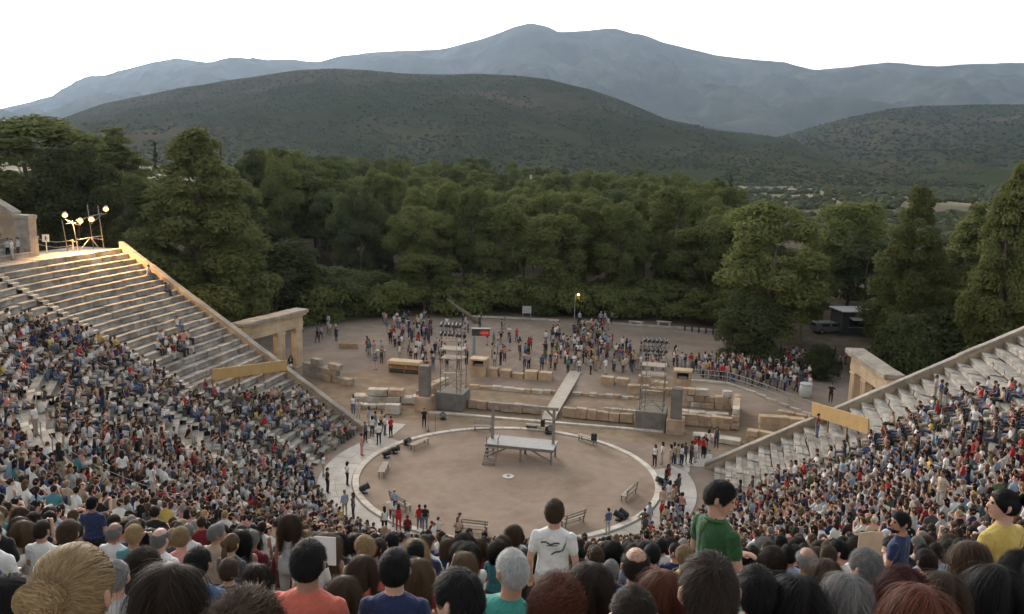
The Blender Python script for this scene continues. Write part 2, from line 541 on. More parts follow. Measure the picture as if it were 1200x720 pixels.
# --- hills and mountain: each a real ridge with its own distance
rng = np.random.default_rng(5)
def fbm(x, y, sc, seed=0.0, octv=6):
    out = np.zeros(x.shape)
    it = np.nditer([x, y, out], op_flags=[['readonly'], ['readonly'], ['writeonly']])
    for a, b, o in it:
        o[...] = noise.fractal(Vector((float(a) * sc, float(b) * sc, seed)), 0.9, 2.1, octv)
    return out
def ridge(name, pts, D_ridge, D_foot, D_back, material, rough_h, nsc, px0=-330, px1=1530, ncol=190, nrow=46, power=1.0, foot_z=-3.0, wob=0.1):
    P = np.array(pts, float)
    pxs = np.linspace(px0, px1, ncol)
    pys = np.interp(pxs, P[:, 0], P[:, 1])
    D = np.array([ray(a, b) for a, b in zip(pxs, pys)])
    hor = np.hypot(D[:, 0], D[:, 1])
    dirs = D[:, :2] / hor[:, None]
    tan = D[:, 2] / hor
    Dr = D_ridge * (1 + wob * np.sin(pxs * 0.006 + 1.3) + 0.5 * wob * np.sin(pxs * 0.017))
    hr = CAM[2] + tan * Dr
    t = np.concatenate([np.linspace(0, 1, nrow), np.linspace(1.06, 2.0, nrow // 3)])
    tt = t[:, None]
    dist = np.where(tt <= 1, D_foot + (Dr - D_foot)[None] * tt, Dr[None] + (D_back - D_ridge) * (tt - 1))
    prof = np.where(tt <= 1, tt ** power, np.cos((tt - 1) * math.pi / 2) ** 0.8)
    X = CAM[0] + dirs[None, :, 0] * dist
    Y = CAM[1] + dirs[None, :, 1] * dist
    Z = foot_z + (hr - foot_z)[None] * prof
    n = fbm(X, Y, nsc, seed=D_ridge * 0.01)
    gully = np.abs(fbm(X * 1.7, Y * 1.0, nsc * 0.8, seed=3.3 + D_ridge))
    w = np.where(tt <= 1, np.minimum(1, tt * 3) * np.minimum(1, (1 - tt) * 5 + 0.06), 0.3)
    Z = Z + (n * 0.6 - gully * 0.9) * rough_h * w
    nr, nc = X.shape
    ii = np.arange(nr * nc).reshape(nr, nc)
    q = np.stack([ii[:-1, :-1], ii[:-1, 1:], ii[1:, 1:], ii[1:, :-1]], -1).reshape(-1, 4)
    m = fastmesh(name, np.stack([X, Y, Z], -1).reshape(-1, 3), q, [material], shade=True)
    tag(link(name, m), kind='structure')
    return X, Y, Z
M['rock_far'] = mat('rock_far', (0.050, 0.060, 0.045), 0.95, (0.115, 0.118, 0.10), 0.0045, (0.06, 0.07, 0.055), 0.0012, 0.0, coords='World', detail=12, spec=0.0)
M['maquis'] = mat('maquis', (0.030, 0.039, 0.016), 0.95, (0.043, 0.050, 0.022), 0.03, (0.084, 0.067, 0.041), 0.0040, 0.0, coords='World', detail=9, spec=0.0)
far_pts = [(-400, 150), (-200, 140), (-80, 132), (0, 127), (60, 112), (130, 86), (180, 72), (207, 66), (240, 72), (290, 71), (340, 69), (372, 72), (400, 64), (430, 60), (470, 59),
           (520, 56), (565, 45), (600, 32), (622, 26), (640, 30), (655, 37), (690, 36), (722, 33), (752, 39), (800, 55), (840, 65), (880, 69), (920, 73), (955, 81), (985, 78),
           (1010, 76), (1040, 73), (1065, 75), (1100, 77), (1140, 75), (1200, 74), (1300, 80), (1500, 100)]
ridge('mountain', far_pts, 6800, 3300, 9000, M['rock_far'], 230, 0.0013, ncol=330, nrow=84, power=0.95)
hill_pts = [(-400, 215), (-100, 190), (20, 158), (60, 143), (120, 121), (200, 105), (260, 95), (300, 89), (350, 82), (390, 80), (430, 82), (470, 86), (520, 87), (560, 86),
            (600, 88), (640, 92), (690, 104), (740, 122), (780, 139), (830, 151), (880, 157), (930, 166), (980, 178), (1050, 184), (1500, 205)]
HA = ridge('wooded_hill', hill_pts, 1750, 820, 2600, M['maquis'], 26, 0.0045, ncol=240, nrow=60, power=0.8)
hill2 = [(-400, 205), (600, 185), (860, 172), (920, 158), (960, 147), (1000, 137), (1040, 128), (1080, 124), (1130, 123), (1200, 122), (1300, 118), (1500, 112)]
HB = ridge('scrub_hill', hill2, 2500, 1350, 3300, M['maquis'], 30, 0.004, px0=780, ncol=120, power=0.9)

# --- scrub: bushes on the hills and olives on the plain, far too many to count
def ico():
    p = (1 + 5 ** .5) / 2
    v = np.array([(-1, p, 0), (1, p, 0), (-1, -p, 0), (1, -p, 0), (0, -1, p), (0, 1, p), (0, -1, -p), (0, 1, -p), (p, 0, -1), (p, 0, 1), (-p, 0, -1), (-p, 0, 1)], float)
    f = np.array([(0, 11, 5), (0, 5, 1), (0, 1, 7), (0, 7, 10), (0, 10, 11), (1, 5, 9), (5, 11, 4), (11, 10, 2), (10, 7, 6), (7, 1, 8), (3, 9, 4), (3, 4, 2), (3, 2, 6), (3, 6, 8), (3, 8, 9),
                  (4, 9, 5), (2, 4, 11), (6, 2, 10), (8, 6, 7), (9, 8, 1)])
    return v / np.linalg.norm(v[0]), f
ICO_V, ICO_F = ico()
def bushes(name, pos, size, material, label, cat):
    n = len(pos)
    sc = np.asarray(size)[:, None, None] * np.stack([rng.uniform(.8, 1.3, n), rng.uniform(.8, 1.3, n), rng.uniform(.6, 1.0, n)], -1)[:, None]
    V = ICO_V[None] * sc * rng.uniform(0.7, 1.25, (n, 12, 1))
    a = rng.uniform(0, 6.28, n)
    c, s = np.cos(a)[:, None], np.sin(a)[:, None]
    X = V[..., 0] * c - V[..., 1] * s
    Y = V[..., 0] * s + V[..., 1] * c
    V = np.stack([X, Y, V[..., 2]], -1) + np.asarray(pos)[:, None]
    F = ICO_F[None] + (np.arange(n) * 12)[:, None, None]
    m = fastmesh(name, V.reshape(-1, 3), F.reshape(-1, 3), [material])
    return tag(link(name, m), label, cat, kind='stuff')
def grid_points(G, n, t0, t1, px_cells):
    X, Y, Z = G
    nr, nc = X.shape
    nr = int(nr * 0.74)
    i = rng.uniform(t0 * nr, t1 * nr - 1.01, n)
    j = rng.uniform(px_cells[0] * nc, px_cells[1] * nc - 1.01, n)
    i0, j0 = i.astype(int), j.astype(int)
    fi, fj = i - i0, j - j0
    def L(A):
        return (A[i0, j0] * (1 - fi) * (1 - fj) + A[i0 + 1, j0] * fi * (1 - fj) + A[i0, j0 + 1] * (1 - fi) * fj + A[i0 + 1, j0 + 1] * fi * fj)
    return np.stack([L(X), L(Y), L(Z)], -1)
pa = grid_points(HA, 17000, 0.0, 1.0, (0.12, 0.80))
dens = np.array([noise.noise(Vector((p[0] * .009, p[1] * .009, 1.0))) for p in pa])
pa = pa[dens > -0.34]
bushes('hill_scrub', pa, rng.uniform(1.2, 3.0, len(pa)), M['shrub'], 'dark green scrub and small trees covering the long rounded hill', 'scrub')
pb = grid_points(HB, 4500, 0.0, 1.0, (0.1, 0.75))
bushes('hill_scrub', pb, rng.uniform(2.2, 5.0, len(pb)), M['shrub'], 'dark scrub on the low hill at the end of the valley', 'scrub')
pl = []
for _ in range(5200):
    d = 240 + 1150 * rng.random() ** 1.3
    px = rng.uniform(640, 1330)
    q = at_dist(px, 185, d)
    if noise.noise(Vector((q.x * .012, q.y * .012, 7.0))) < -0.12 or (px < 860 and d < 430):
        continue
    pl.append((q.x, q.y, world_ground(q.x, q.y) + 1.0))
bushes('valley_scrub', np.array(pl), rng.uniform(1.3, 3.2, len(pl)), M['olive'], 'olive trees and bushes dotted over the flat valley floor', 'scrub')
# ================================================================== the stone theatre
rnd = random.Random(11)
MPD = 0.25                                     # metres per degree on the straight wings
def plan(r, a):
    """plan point of a row of radius r at extended angle a (degrees, 0 = towards the audience's middle)"""
    s = 1.0 if a >= 0 else -1.0
    aa = abs(a)
    if aa <= 90:
        rr = r + WING * float(smooth(50, 85, aa))
        return s * rr * math.sin(R(aa)), -rr * math.cos(R(aa))
    return s * (r + WING), (aa - 90) * MPD
def a_max(r, gap=0.42):
    return 90 + (float(wall_v(r + WING)) - gap) / MPD
def tangent(r, a):
    p, q = plan(r, a - 0.4), plan(r, a + 0.4)
    d = Vector((q[0] - p[0], q[1] - p[1]))
    return d.normalized()
def row_len(r, a0, a1, n=24):
    P = [plan(r, a0 + (a1 - a0) * k / n) for k in range(n + 1)]
    return sum(math.dist(P[k], P[k + 1]) for k in range(n))
PROFILE = [(0.02, -0.43), (0.055, -0.30), (0.05, -0.14), (0.0, -0.09), (0.0, -0.015), (0.02, 0.0), (0.39, 0.0), (0.42, -0.045), (0.77, -0.05), (0.77, -0.45)]
def block_mesh(seed, length=1.0, profile=PROFILE):
    """one worn seat block, along +X, front edge at y=0, seat top at z=0"""
    r_ = random.Random(seed)
    n = len(profile)
    xs = [-length / 2 + 0.008, -length / 6, length / 6, length / 2 - 0.008]
    V, F = [], []
    for x in xs:
        for (y, z) in profile:
            V.append((x + r_.uniform(-.006, .006), y + r_.uniform(-.022, .022), z + r_.uniform(-.024, .012)))
    for i in range(3):
        for k in range(n):
            k2 = (k + 1) % n
            F.append((i * n + k, i * n + k2, (i + 1) * n + k2, (i + 1) * n + k))
    F.append(tuple(reversed(range(n))))
    F.append(tuple(3 * n + k for k in range(n)))
    m = MB()
    m.add(V, F)
    return m.mesh('seat_block', M['seat_stone'])
BLOCKS = [block_mesh(k) for k in range(10)]
def lay_blocks(parent, r, ztop, a0, a1, length=1.9):
    n = max(1, round(row_len(r, a0, a1) / length))
    cuts = [a0]
    for k in range(1, n):
        cuts.append(a0 + (a1 - a0) * (k + rnd.uniform(-.18, .18)) / n)
    cuts.append(a1)
    for k in range(n):
        p, q = plan(r, cuts[k]), plan(r, cuts[k + 1])
        mid = ((p[0] + q[0]) / 2, (p[1] + q[1]) / 2)
        L_ = math.dist(p, q)
        o = link('seat_block', rnd.choice(BLOCKS), parent)
        d = Vector((q[0] - p[0], q[1] - p[1]))
        ang = math.atan2(d.y, d.x)
        # +Y of the block must point outwards (away from the orchestra)
        out = Vector((-math.sin(ang), math.cos(ang)))
        if out.dot(Vector(mid)) < 0:
            ang += math.pi
            out = -out
        sh = rnd.uniform(-.05, .05)
        w = T(mid[0] + out.x * sh, mid[1] + out.y * sh, row_z(ztop, (cuts[k] + cuts[k + 1]) / 2) + rnd.uniform(-.035, .020))
        o.location = w
        o.rotation_euler = (rnd.uniform(-.018, .018), rnd.uniform(-.008, .008), PHI + ang + rnd.uniform(-.008, .008))
        o.scale = (L_ - rnd.uniform(0.01, 0.05), 1, 1)
def rows_mesh(name, rows, step=2.2, zf=row_z):
    """rows: (r, ztop, a0, a1) -> one joined mesh of seat rows"""
    V, F = [], []
    n = len(PROFILE)
    for (r, zt, a0, a1) in rows:
        seg = max(2, int(row_len(r, a0, a1) / step))
        base = len(V)
        for s in range(seg + 1):
            a = a0 + (a1 - a0) * s / seg
            p = plan(r, a)
            t = tangent(r, a)
            out = Vector((t.y, -t.x))
            if out.dot(Vector(p)) < 0: out = -out
            dz = rnd.uniform(-.015, .012)
            for (y, z) in PROFILE:
                V.append(tuple(T(p[0] + out.x * y, p[1] + out.y * y, zf(zt, a) + z + dz)))
        for s in range(seg):
            for k in range(n - 1):
                F.append((base + s * n + k, base + (s + 1) * n + k, base + (s + 1) * n + k + 1, base + s * n + k + 1))
    return fastmesh(name, V, np.array(F), [M['seat_stone']])
def stair(parent, a, r0, z0, rise, n, width=0.72):
    rise = rise + RISE_W * float(wing_k(a))
    m = MB()
    prof = []
    for i in range(n):
        r = r0 + i * TREAD
        zt = z0 + i * rise
        prof += [(r - 0.36, zt - rise * 1.05), (r - 0.36, zt - rise * 0.47), (r + 0.01, zt - rise * 0.47), (r + 0.01, zt + 0.012)]
    top = prof[-1]
    prof += [(top[0] + 0.4, top[1])]
    V = []
    for (r, z) in prof:
        aa = a
        p = plan(r, aa)
        t = tangent(r, aa)
        for s in (-1, 1):
            V.append(T(p[0] + t.x * s * width / 2, p[1] + t.y * s * width / 2, z))
    F = [(2 * k, 2 * k + 1, 2 * k + 3, 2 * k + 2) for k in range(len(prof) - 1)]
    m.add(V, F)
    return m.build('stairway', M['pale_stone'], parent)

rows_low = [(R0 + i * TREAD, i) for i in range(NROW)]
STAIRS = [83, 70, 57, 44, 31, 18, 5]
def wedge(sgn, a_in, a_out, label, to_wall=False, first_row=0):
    t = thing('seating_wedge', label, 'stone seats')
    joined = []
    for i, (r, z) in enumerate(rows_low):
        hw = math.degrees(0.40 / r)
        hi = a_max(r) if to_wall else a_out - hw
        lo = a_in + hw
        if i >= first_row:
            lay_blocks(t, r, z, sgn * lo, sgn * hi)
        else:
            joined.append((r, z, sgn * lo, sgn * hi))
    if joined:
        tag(link('seat_rows', rows_mesh('seat_rows', joined), t), kind='stuff')
    stair(t, sgn * a_in, R0, Z0, RISE, NROW)
    return t
wedge(-1, 83, 99, 'weathered stone seat rows running up to the floodlit sloping wall', to_wall=True)
wedge(1, 83, 99, 'weathered stone seat rows ending at the sloping wall by the narrow-looking stone gate', to_wall=True)
wedge(-1, 70, 83, 'crowded wedge of stone seats next to the one with the empty upper rows', first_row=9)
wedge(1, 70, 83, 'crowded wedge of stone seats next to the half empty one above the ochre board', first_row=20)
mid = thing('seating_bowl', 'curved stone seat rows of the lower tiers packed with spectators', 'stone seats')
rr = []
for (r, z) in rows_low:
    hw = math.degrees(0.40 / r)
    edges = [-70, -57, -44, -31, -18, -5, 5, 18, 31, 44, 57, 70]
    for k in range(len(edges) - 1):
        rr.append((r, z, edges[k] + hw, edges[k + 1] - hw))
for a in (-57, -44, -31, -18, -5, 5, 18, 31, 44, 57):
    stair(mid, a, R0, Z0, RISE, NROW)
tag(link('seat_rows', rows_mesh('seat_rows', rr), mid), kind='stuff')
upr = thing('seating_bowl', 'upper stone tiers crowded with spectators above the walkway', 'stone seats')
A_UP = 100
tag(link('seat_rows', rows_mesh('seat_rows', [(RU0 + j * TREAD, ZU0 + j * RISEU, -A_UP, A_UP) for j in range(NUP)], 2.6, lambda z, a: z), upr), kind='stuff')

# walkway between the tiers
V, F = [], []
aa = np.linspace(-132, 132, 150)
for a in aa:
    for r in (R0 + NROW * TREAD - 0.1, RU0 + 0.1, RU0 + 2.4 if abs(a) > 103 else RU0 + 0.1):
        a2 = min(abs(a), a_max(R0 + NROW * TREAD, 0.2)) * (1 if a >= 0 else -1)
        p = plan(r, a2)
        V.append(tuple(T(p[0], p[1], DIAZ + (TERR - DIAZ) * float(wing_k(a2)) + rnd.uniform(-.01, .01))))
for k in range(len(aa) - 1):
    for q in (0, 1):
        F.append((3 * k + q, 3 * k + q + 1, 3 * k + 4 + q, 3 * k + 3 + q))
tag(link('walkway', fastmesh('walkway', V, np.array(F), [M['seat_stone']])), kind='structure')

# podium wall in front of the upper tiers
pod = thing('podium_wall', 'low stone podium wall carrying the upper tiers', 'stone wall')
V, F = [], []
aa = np.linspace(-99, 99, 90)
for a in aa:
    for dr, z in ((0.06, 11.9), (0.06, ZU0 - 0.3), (0.3, ZU0 - 0.3), (0.3, 11.9)):
        p = plan(RU0 + dr, a)
        V.append(tuple(T(p[0], p[1], z)))
for k in range(len(aa) - 1):
    for q in range(3):
        F.append((4 * k + q, 4 * k + q + 1, 4 * k + 5 + q, 4 * k + 4 + q))
link('wall_face', fastmesh('wall_face', V, np.array(F), [M['seat_stone']]), pod)

# sloping retaining walls of the wings
def retaining_wall(sgn, label, nst=15):
    t = thing('retaining_wall', label, 'stone wall')
    def W(u, dv, z):
        return T(sgn * u, float(wall_v(u)) + dv, z)
    body = MB()
    us = (13.4, 38.3)
    for q, dv in ((0, 0.0),):
        poly = [W(us[0], 0.02, -0.4), W(us[1], 0.02, -0.4), W(us[1], 0.02, float(wall_z(us[1])) - 0.2), W(us[0], 0.02, float(wall_z(us[0])) - 0.2)]
        poly2 = [W(us[0], -0.5, -0.4), W(us[1], -0.5, -0.4), W(us[1], -0.5, float(wall_z(us[1])) - 0.2), W(us[0], -0.5, float(wall_z(us[0])) - 0.2)]
        body.add(poly + poly2, [(0, 1, 2, 3), (7, 6, 5, 4), (0, 3, 7, 4), (1, 5, 6, 2), (3, 2, 6, 7), (0, 4, 5, 1)])
    body.build('wall_face', M['tan_stone'], t)
    end = MB()
    c = T(sgn * 40.5, float(wall_v(40.5)) - 0.6, 6.3)
    end.box(c, (4.3, 1.0, 13.2), PHI + sgn * math.atan(0.157))
    end.build('terrace_face', M['tan_stone'], t)
    cuts = [13.3]
    for k in range(1, nst):
        cuts.append(13.3 + 25.0 * (k + rnd.uniform(-.2, .2)) / nst)
    cuts.append(38.35)
    for k in range(nst):
        a, b = cuts[k] + 0.012, cuts[k + 1] - 0.012
        dz = rnd.uniform(-.025, .025)
        m = MB()
        P = []
        for u in (a, b):
            zt = float(wall_z(u)) + dz
            for (dv, z) in ((0.06, zt - 0.22), (0.06, zt - 0.03), (0.02, zt), (-0.50, zt + 0.01), (-0.56, zt - 0.03), (-0.56, zt - 0.22)):
                P.append(W(u, dv + rnd.uniform(-.015, .015), z + rnd.uniform(-.012, .012)))
        m.add(P, [(0, 1, 2, 3, 4, 5), (11, 10, 9, 8, 7, 6)] + [(i, 6 + i, 6 + (i + 1) % 6, (i + 1) % 6) for i in range(6)])
        m.build('coping_stone', M['coping'], t)
        # facing block under the coping, stepping with the seats
        f = MB()
        P = []
        for u in (a, b):
            zt = float(wall_z(u)) - 0.225
            for (dv, z) in ((-0.46, zt - 0.55), (-0.46, zt), (-0.53 + rnd.uniform(-.015, .015), zt), (-0.53, zt - 0.55)):
                P.append(W(u, dv, z))
        f.add(P, [(0, 1, 2, 3), (7, 6, 5, 4)] + [(i, 4 + i, 4 + (i + 1) % 4, (i + 1) % 4) for i in range(4)])
        f.build('facing_block', M['tan_stone'], t)
    return t
retaining_wall(-1, 'sloping tan stone wall with grey coping running down from the floodlights')
retaining_wall(1, 'sloping tan stone wall with worn coping below the dense pines and bushes')

# end wall of the upper tiers
def end_wall(sgn, label):
    t = thing('end_wall', label, 'stone wall')
    def B(name, u, v, z, du, dv, dz, mt, jit=0.0):
        return MB().box(T(sgn * u, v, z), (du, dv, dz), PHI, jit, rnd).build(name, mt, t, bevel=0.03)
    B('pier', 41.6, 2.9, 13.75, 1.5, 0.9, 1.6, M['coping'])
    B('pier', 41.6, 2.9, 15.3, 1.4, 0.82, 1.45, M['coping'])
    B('string_course', 41.6, 2.9, 14.57, 1.6, 1.0, 0.14, M['coping'])
    B('cap_stone', 41.6, 2.9, 16.2, 1.55, 0.95, 0.34, M['coping'])
    w = MB()
    w.prism([T(sgn * u, 2.5, z) for u, z in ((42.2, 12.5), (58, 12.5), (58, 23.9), (42.2, 16.2))], T(0, 0.7, 0))
    w.build('wall_face', M['tan_stone'], t)
    for k in range(10):
        a, b = 42.3 + k * 1.57, 42.3 + (k + 1) * 1.57 - 0.02
        m = MB()
        z = lambda u: 16.25 + (u - 42.2) * 0.487
        m.prism([T(sgn * a, 2.42, z(a)), T(sgn * b, 2.42, z(b)), T(sgn * b, 2.42, z(b) + 0.3), T(sgn * a, 2.42, z(a) + 0.3)], T(0, 0.86, 0))
        m.build('coping_stone', M['coping'], t)
end_wall(-1, 'stone pier and rising coping at the end of the upper tiers')

# orchestra ring, drain and paving
ring = thing('orchestra_ring', 'pale ring of kerb stones round the circular earth floor', 'kerb')
NK = 44
for k in range(NK):
    a0, a1 = 2 * math.pi * (k + 0.02) / NK, 2 * math.pi * (k + 0.98) / NK
    m = MB()
    P = []
    for j in range(4):
        a = a0 + (a1 - a0) * j / 3
        for r, z in ((10.22, -0.05), (10.22, 0.105), (10.64, 0.11), (10.64, -0.25)):
            P.append(T(r * math.cos(a), r * math.sin(a), z + (rnd.uniform(-.006, .006))))
    Fc = [(3, 2, 1, 0), (12, 13, 14, 15)]
    for j in range(3):
        for q in range(4):
            Fc.append((4 * j + q, 4 * j + (q + 1) % 4, 4 * j + 4 + (q + 1) % 4, 4 * j + 4 + q))
    m.add(P, Fc)
    m.build('kerb_stone', M['ring_stone'], ring)
pav = tag(link('paving', None), kind='structure')
for k in range(46):
    a = -205 + 230 * k / 46
    for (ra, rb) in ((10.72, 11.75), (11.77, 12.98)):
        j0, j1 = R(a + 0.06), R(a + 230 / 46 - 0.06)
        P = []
        zz = 0.012 + rnd.uniform(-.006, .006)
        for z in (-0.15, zz):
            for (r, t_) in ((ra, j0), (ra, (j0 + j1) / 2), (ra, j1), (rb, j1), (rb, (j0 + j1) / 2), (rb, j0)):
                P.append(T(r * math.cos(t_), r * math.sin(t_), z))
        MB().add(P, [tuple(reversed(range(6))), tuple(range(6, 12))] + [(i, (i + 1) % 6, 6 + (i + 1) % 6, 6 + i) for i in range(6)]).build('paving_slab', M['paving'], pav)
for sgn in (-1, 1):                                  # the paved ends under the wings
    for i in range(4):
        for j in range(2):
            c = T(sgn * (11.55 + 1.52 * j), 5.1 + 1.0 * i + 0.4 * j, -0.06 + rnd.uniform(-.004, .004))
            if math.hypot(11.55 + 1.52 * j - 0.8, 5.1 + i) < 11.1 or (j == 1 and i == 0): continue
            MB().box(c, (1.5, 0.98, 0.15), PHI).build('paving_slab', M['paving'], pav)
th = thing('floor_stone', 'small round pale stone set in the middle of the earth floor', 'stone', T(0.1, -0.1, 0.02))
m = MB()
m.tube([(0, 0, -0.05), (0, 0, 0.05), (0, 0, 0.07)], [0.42, 0.42, 0.39], 24)
m.build('slab', M['ring_stone'], th)
m = MB()
m.tube([(0, 0, 0.071), (0, 0, 0.11)], [0.13, 0.11], 16)
m.build('boss', M['concrete'], th)

# gateways of the side passages
def gateway(sgn, label):
    a, b = Vector((26.4 - sgn * 1.1, 22.3)), Vector((28.0 - sgn * 1.1, 13.8))
    d = (b - a).normalized()
    t = thing('stone_gateway', label, 'gate')
    ang = math.atan2(d.y, sgn * d.x)
    L_ = (b - a).length
    def piece(name, s0, s1, z0, z1, dep, mt=M['gate_stone'], bev=0.03):
        c = a + d * ((s0 + s1) / 2)
        return MB().box(T(sgn * c.x, c.y, (z0 + z1) / 2), (s1 - s0, dep, z1 - z0), PHI + ang).build(name, mt, t, bevel=bev)
    for (s0, s1) in ((0.1, 1.15), (2.75, 3.85), (7.45, 8.5)):
        p = piece('pillar', s0, s1, 0.2, 4.45, 0.6)
        for q, z0, z1, gr in (('pillar_base', 0.18, 0.5, 0.09), ('capital', 4.12, 4.36, 0.07)):
            c = a + d * ((s0 + s1) / 2)
            MB().box(T(sgn * c.x, c.y, (z0 + z1) / 2), (s1 - s0 + 2 * gr, 0.6 + 2 * gr, z1 - z0), PHI + ang).build(q, M['gate_stone'], p, bevel=0.04)
        pl_ = a + d * ((s0 + s1) / 2)
        for off in (-0.28, 0.28):
            cc = pl_ + d * off
            MB().box(T(sgn * cc.x, cc.y, 2.3), (0.2, 0.67, 3.6), PHI + ang).build('pilaster', M['gate_stone'], p, bevel=0.02)
    cuts = [0.0, 2.05, 4.1, 6.3, 8.6]
    for k in range(4):
        piece('lintel_stone', cuts[k] + .006, cuts[k + 1] - .006, 4.453, 5.02, 0.70)
        piece('frieze_stone', cuts[k] + .006, cuts[k + 1] - .006, 5.024, 5.62, 0.64)
    for k in range(7):
        s0 = -0.3 + k * 9.2 / 7
        piece('cornice_stone', s0 + .006, s0 + 9.2 / 7 - .006, 5.624, 5.84 + rnd.uniform(-.01, .01), 1.15)
        piece('cornice_stone', s0 + .006 - 0.08, s0 + 9.2 / 7 - .006 + 0.08, 5.90 + rnd.uniform(-.05, .0), 6.25 + rnd.uniform(-.03, .03), 1.6, M['coping'], 0.05)
    return t
gateway(-1, 'two-bay tan stone gateway behind the long ochre board')
gateway(1, 'tan stone gateway half hidden behind the wall below the dark bushes')

# ------------------------------------------------------------------ ruins of the stage building
def ruin(label, p0, p1, z0, courses, blen, bh, dep, mt, gap=None, worn=0.3, mats=None, name='ruined_wall'):
    """a low wall of big blocks; p0, p1 in theatre plan"""
    t = thing(name, label, 'ruin')
    a, b = Vector(p0), Vector(p1)
    d = (b - a)
    L_ = d.length
    d.normalize()
    ang = math.atan2(d.y, d.x)
    for c in range(courses):
        s = rnd.uniform(-.3, 0) if c else 0.0
        while s < L_ - 0.25:
            l = min(blen * rnd.uniform(.65, 1.4), L_ - s)
            if c and rnd.random() < worn * c / courses * 1.6:
                s += l
                continue
            if gap and gap[0] - l < s < gap[1]:
                s = max(s + 0.2, gap[1]) if s + l > gap[0] else s
                if s < gap[1]:
                    s += 0.2
                continue
            cc = a + d * (s + l / 2)
            hh = bh * rnd.uniform(.86, 1.1)
            m = MB().box((0, 0, 0), (l - .03, dep * rnd.uniform(.85, 1.12), hh), 0, 0.035, rnd)
            o = m.build('stone', (rnd.choice(mats) if mats else mt), t, bevel=0.035)
            o.location = T(cc.x, cc.y + rnd.uniform(-.04, .04), z0 + c * bh + hh / 2)
            o.rotation_euler = (rnd.uniform(-.03, .03), rnd.uniform(-.02, .02), PHI + ang + rnd.uniform(-.04, .04))
            s += l
    return t
TAN = [M['tan_stone'], M['red_stone'], M['pale_stone']]
sill = thing('stone_sill', 'long pale stone sill line behind the orchestra between the two concrete blocks', 'kerb')
for k in range(17):
    u0 = -10.2 + k * 1.18
    MB().box(T(u0 + 0.58, 12.45 + 0.05 * u0 + 0.4, 0.02), (1.15, 0.36, 0.16 + rnd.uniform(-.01, .02)), PHI + 0.05, 0.012, rnd).build('kerb_stone', M['ring_stone'], sill, bevel=0.02)
ruin('front row of reddish stone blocks on the red sign side of the ramp', (-7.3, 14.75), (-0.75, 14.75), 0.05, 1, 1.15, 0.72, 0.6, None, mats=[M['red_stone'], M['red_stone'], M['tan_stone']])
ruin('front row of reddish stone blocks beside the concrete block with the lamp tower', (1.15, 14.85), (7.4, 14.85), 0.05, 1, 1.1, 0.85, 0.6, None, mats=[M['red_stone'], M['tan_stone']])
ruin('small pale rubble stones lying on the front block row', (4.6, 15.3), (7.4, 15.3), 0.75, 1, 0.4, 0.28, 0.4, M['pale_stone'], worn=0)
ruin('thin pale foundation line on the red sign side of the ramp', (-8.9, 20.2), (-0.7, 20.6), 0.15, 1, 0.9, 0.42, 0.55, None, mats=[M['pale_stone'], M['tan_stone']])
ruin('thin pale foundation line on the railing side of the ramp', (0.9, 20.9), (7.0, 21.2), 0.15, 1, 0.9, 0.40, 0.5, None, mats=[M['pale_stone'], M['red_stone']])
ruin('stepped tan ruin courses behind the grey pillar under the metal railing', (10.6, 20.6), (15.2, 20.9), 0.25, 3, 1.0, 0.55, 0.7, None, mats=TAN, worn=.2)
ruin('crumbling tan cross wall closing the stepped ruin', (15.5, 15.2), (15.7, 21.2), 0.2, 3, 0.9, 0.5, 0.6, None, mats=TAN, worn=.35)
ruin('low pale ledge between the grey pillar and the cross wall', (10.8, 17.9), (15.0, 18.2), 0.2, 1, 1.1, 0.45, 0.8, M['pale_stone'])
ruin('row of upright reddish blocks in front of the ledge', (11.0, 15.6), (15.4, 15.6), 0.1, 2, 1.1, 0.5, 0.6, None, mats=[M['red_stone'], M['tan_stone']], worn=.15)
ruin('large tan block wall beside the foot of the sloping wall', (17.4, 15.0), (21.6, 15.8), 0.2, 2, 1.9, 0.75, 0.8, M['tan_stone'], worn=.2)
ruin('flat pale slabs lying at the foot of the sloping wall', (12.2, 12.6), (16.2, 12.2), -0.02, 1, 1.3, 0.42, 1.0, M['pale_stone'])
ruin('short tan wall between the slabs and the large blocks', (16.4, 13.0), (20.0, 12.0), 0.1, 2, 1.2, 0.5, 0.7, M['tan_stone'], worn=.3)
ruin('worn block course under the railing by the ochre board', (19.0, 18.6), (23.5, 17.2), 0.6, 1, 1.3, 0.6, 0.5, M['tan_stone'])
ruin('rough tan boulders in a row below the earth bank', (-17.6, 13.3), (-11.8, 14.6), 0.05, 2, 1.5, 0.62, 1.0, None, mats=TAN, worn=.35)
ruin('jumbled pale stones between the boulders and the sloping wall', (-17.2, 11.6), (-12.6, 12.4), 0.0, 1, 0.8, 0.4, 0.7, M['pale_stone'])
ruin('single squared pale block beside the grey pillar plinth', (-13.6, 11.0), (-12.3, 11.2), 0.0, 1, 1.3, 0.75, 0.8, M['pale_stone'])
ruin('tan retaining blocks beside the two-bay gateway', (-25.6, 19.6), (-19.6, 17.2), 0.2, 3, 1.5, 0.62, 0.7, None, mats=[M['tan_stone'], M['coping']], worn=.25)
ruin('rubble stones stacked at the end of the earth bank', (-11.9, 15.4), (-10.9, 19.4), 0.3, 2, 0.9, 0.5, 0.8, None, mats=TAN, worn=.3)

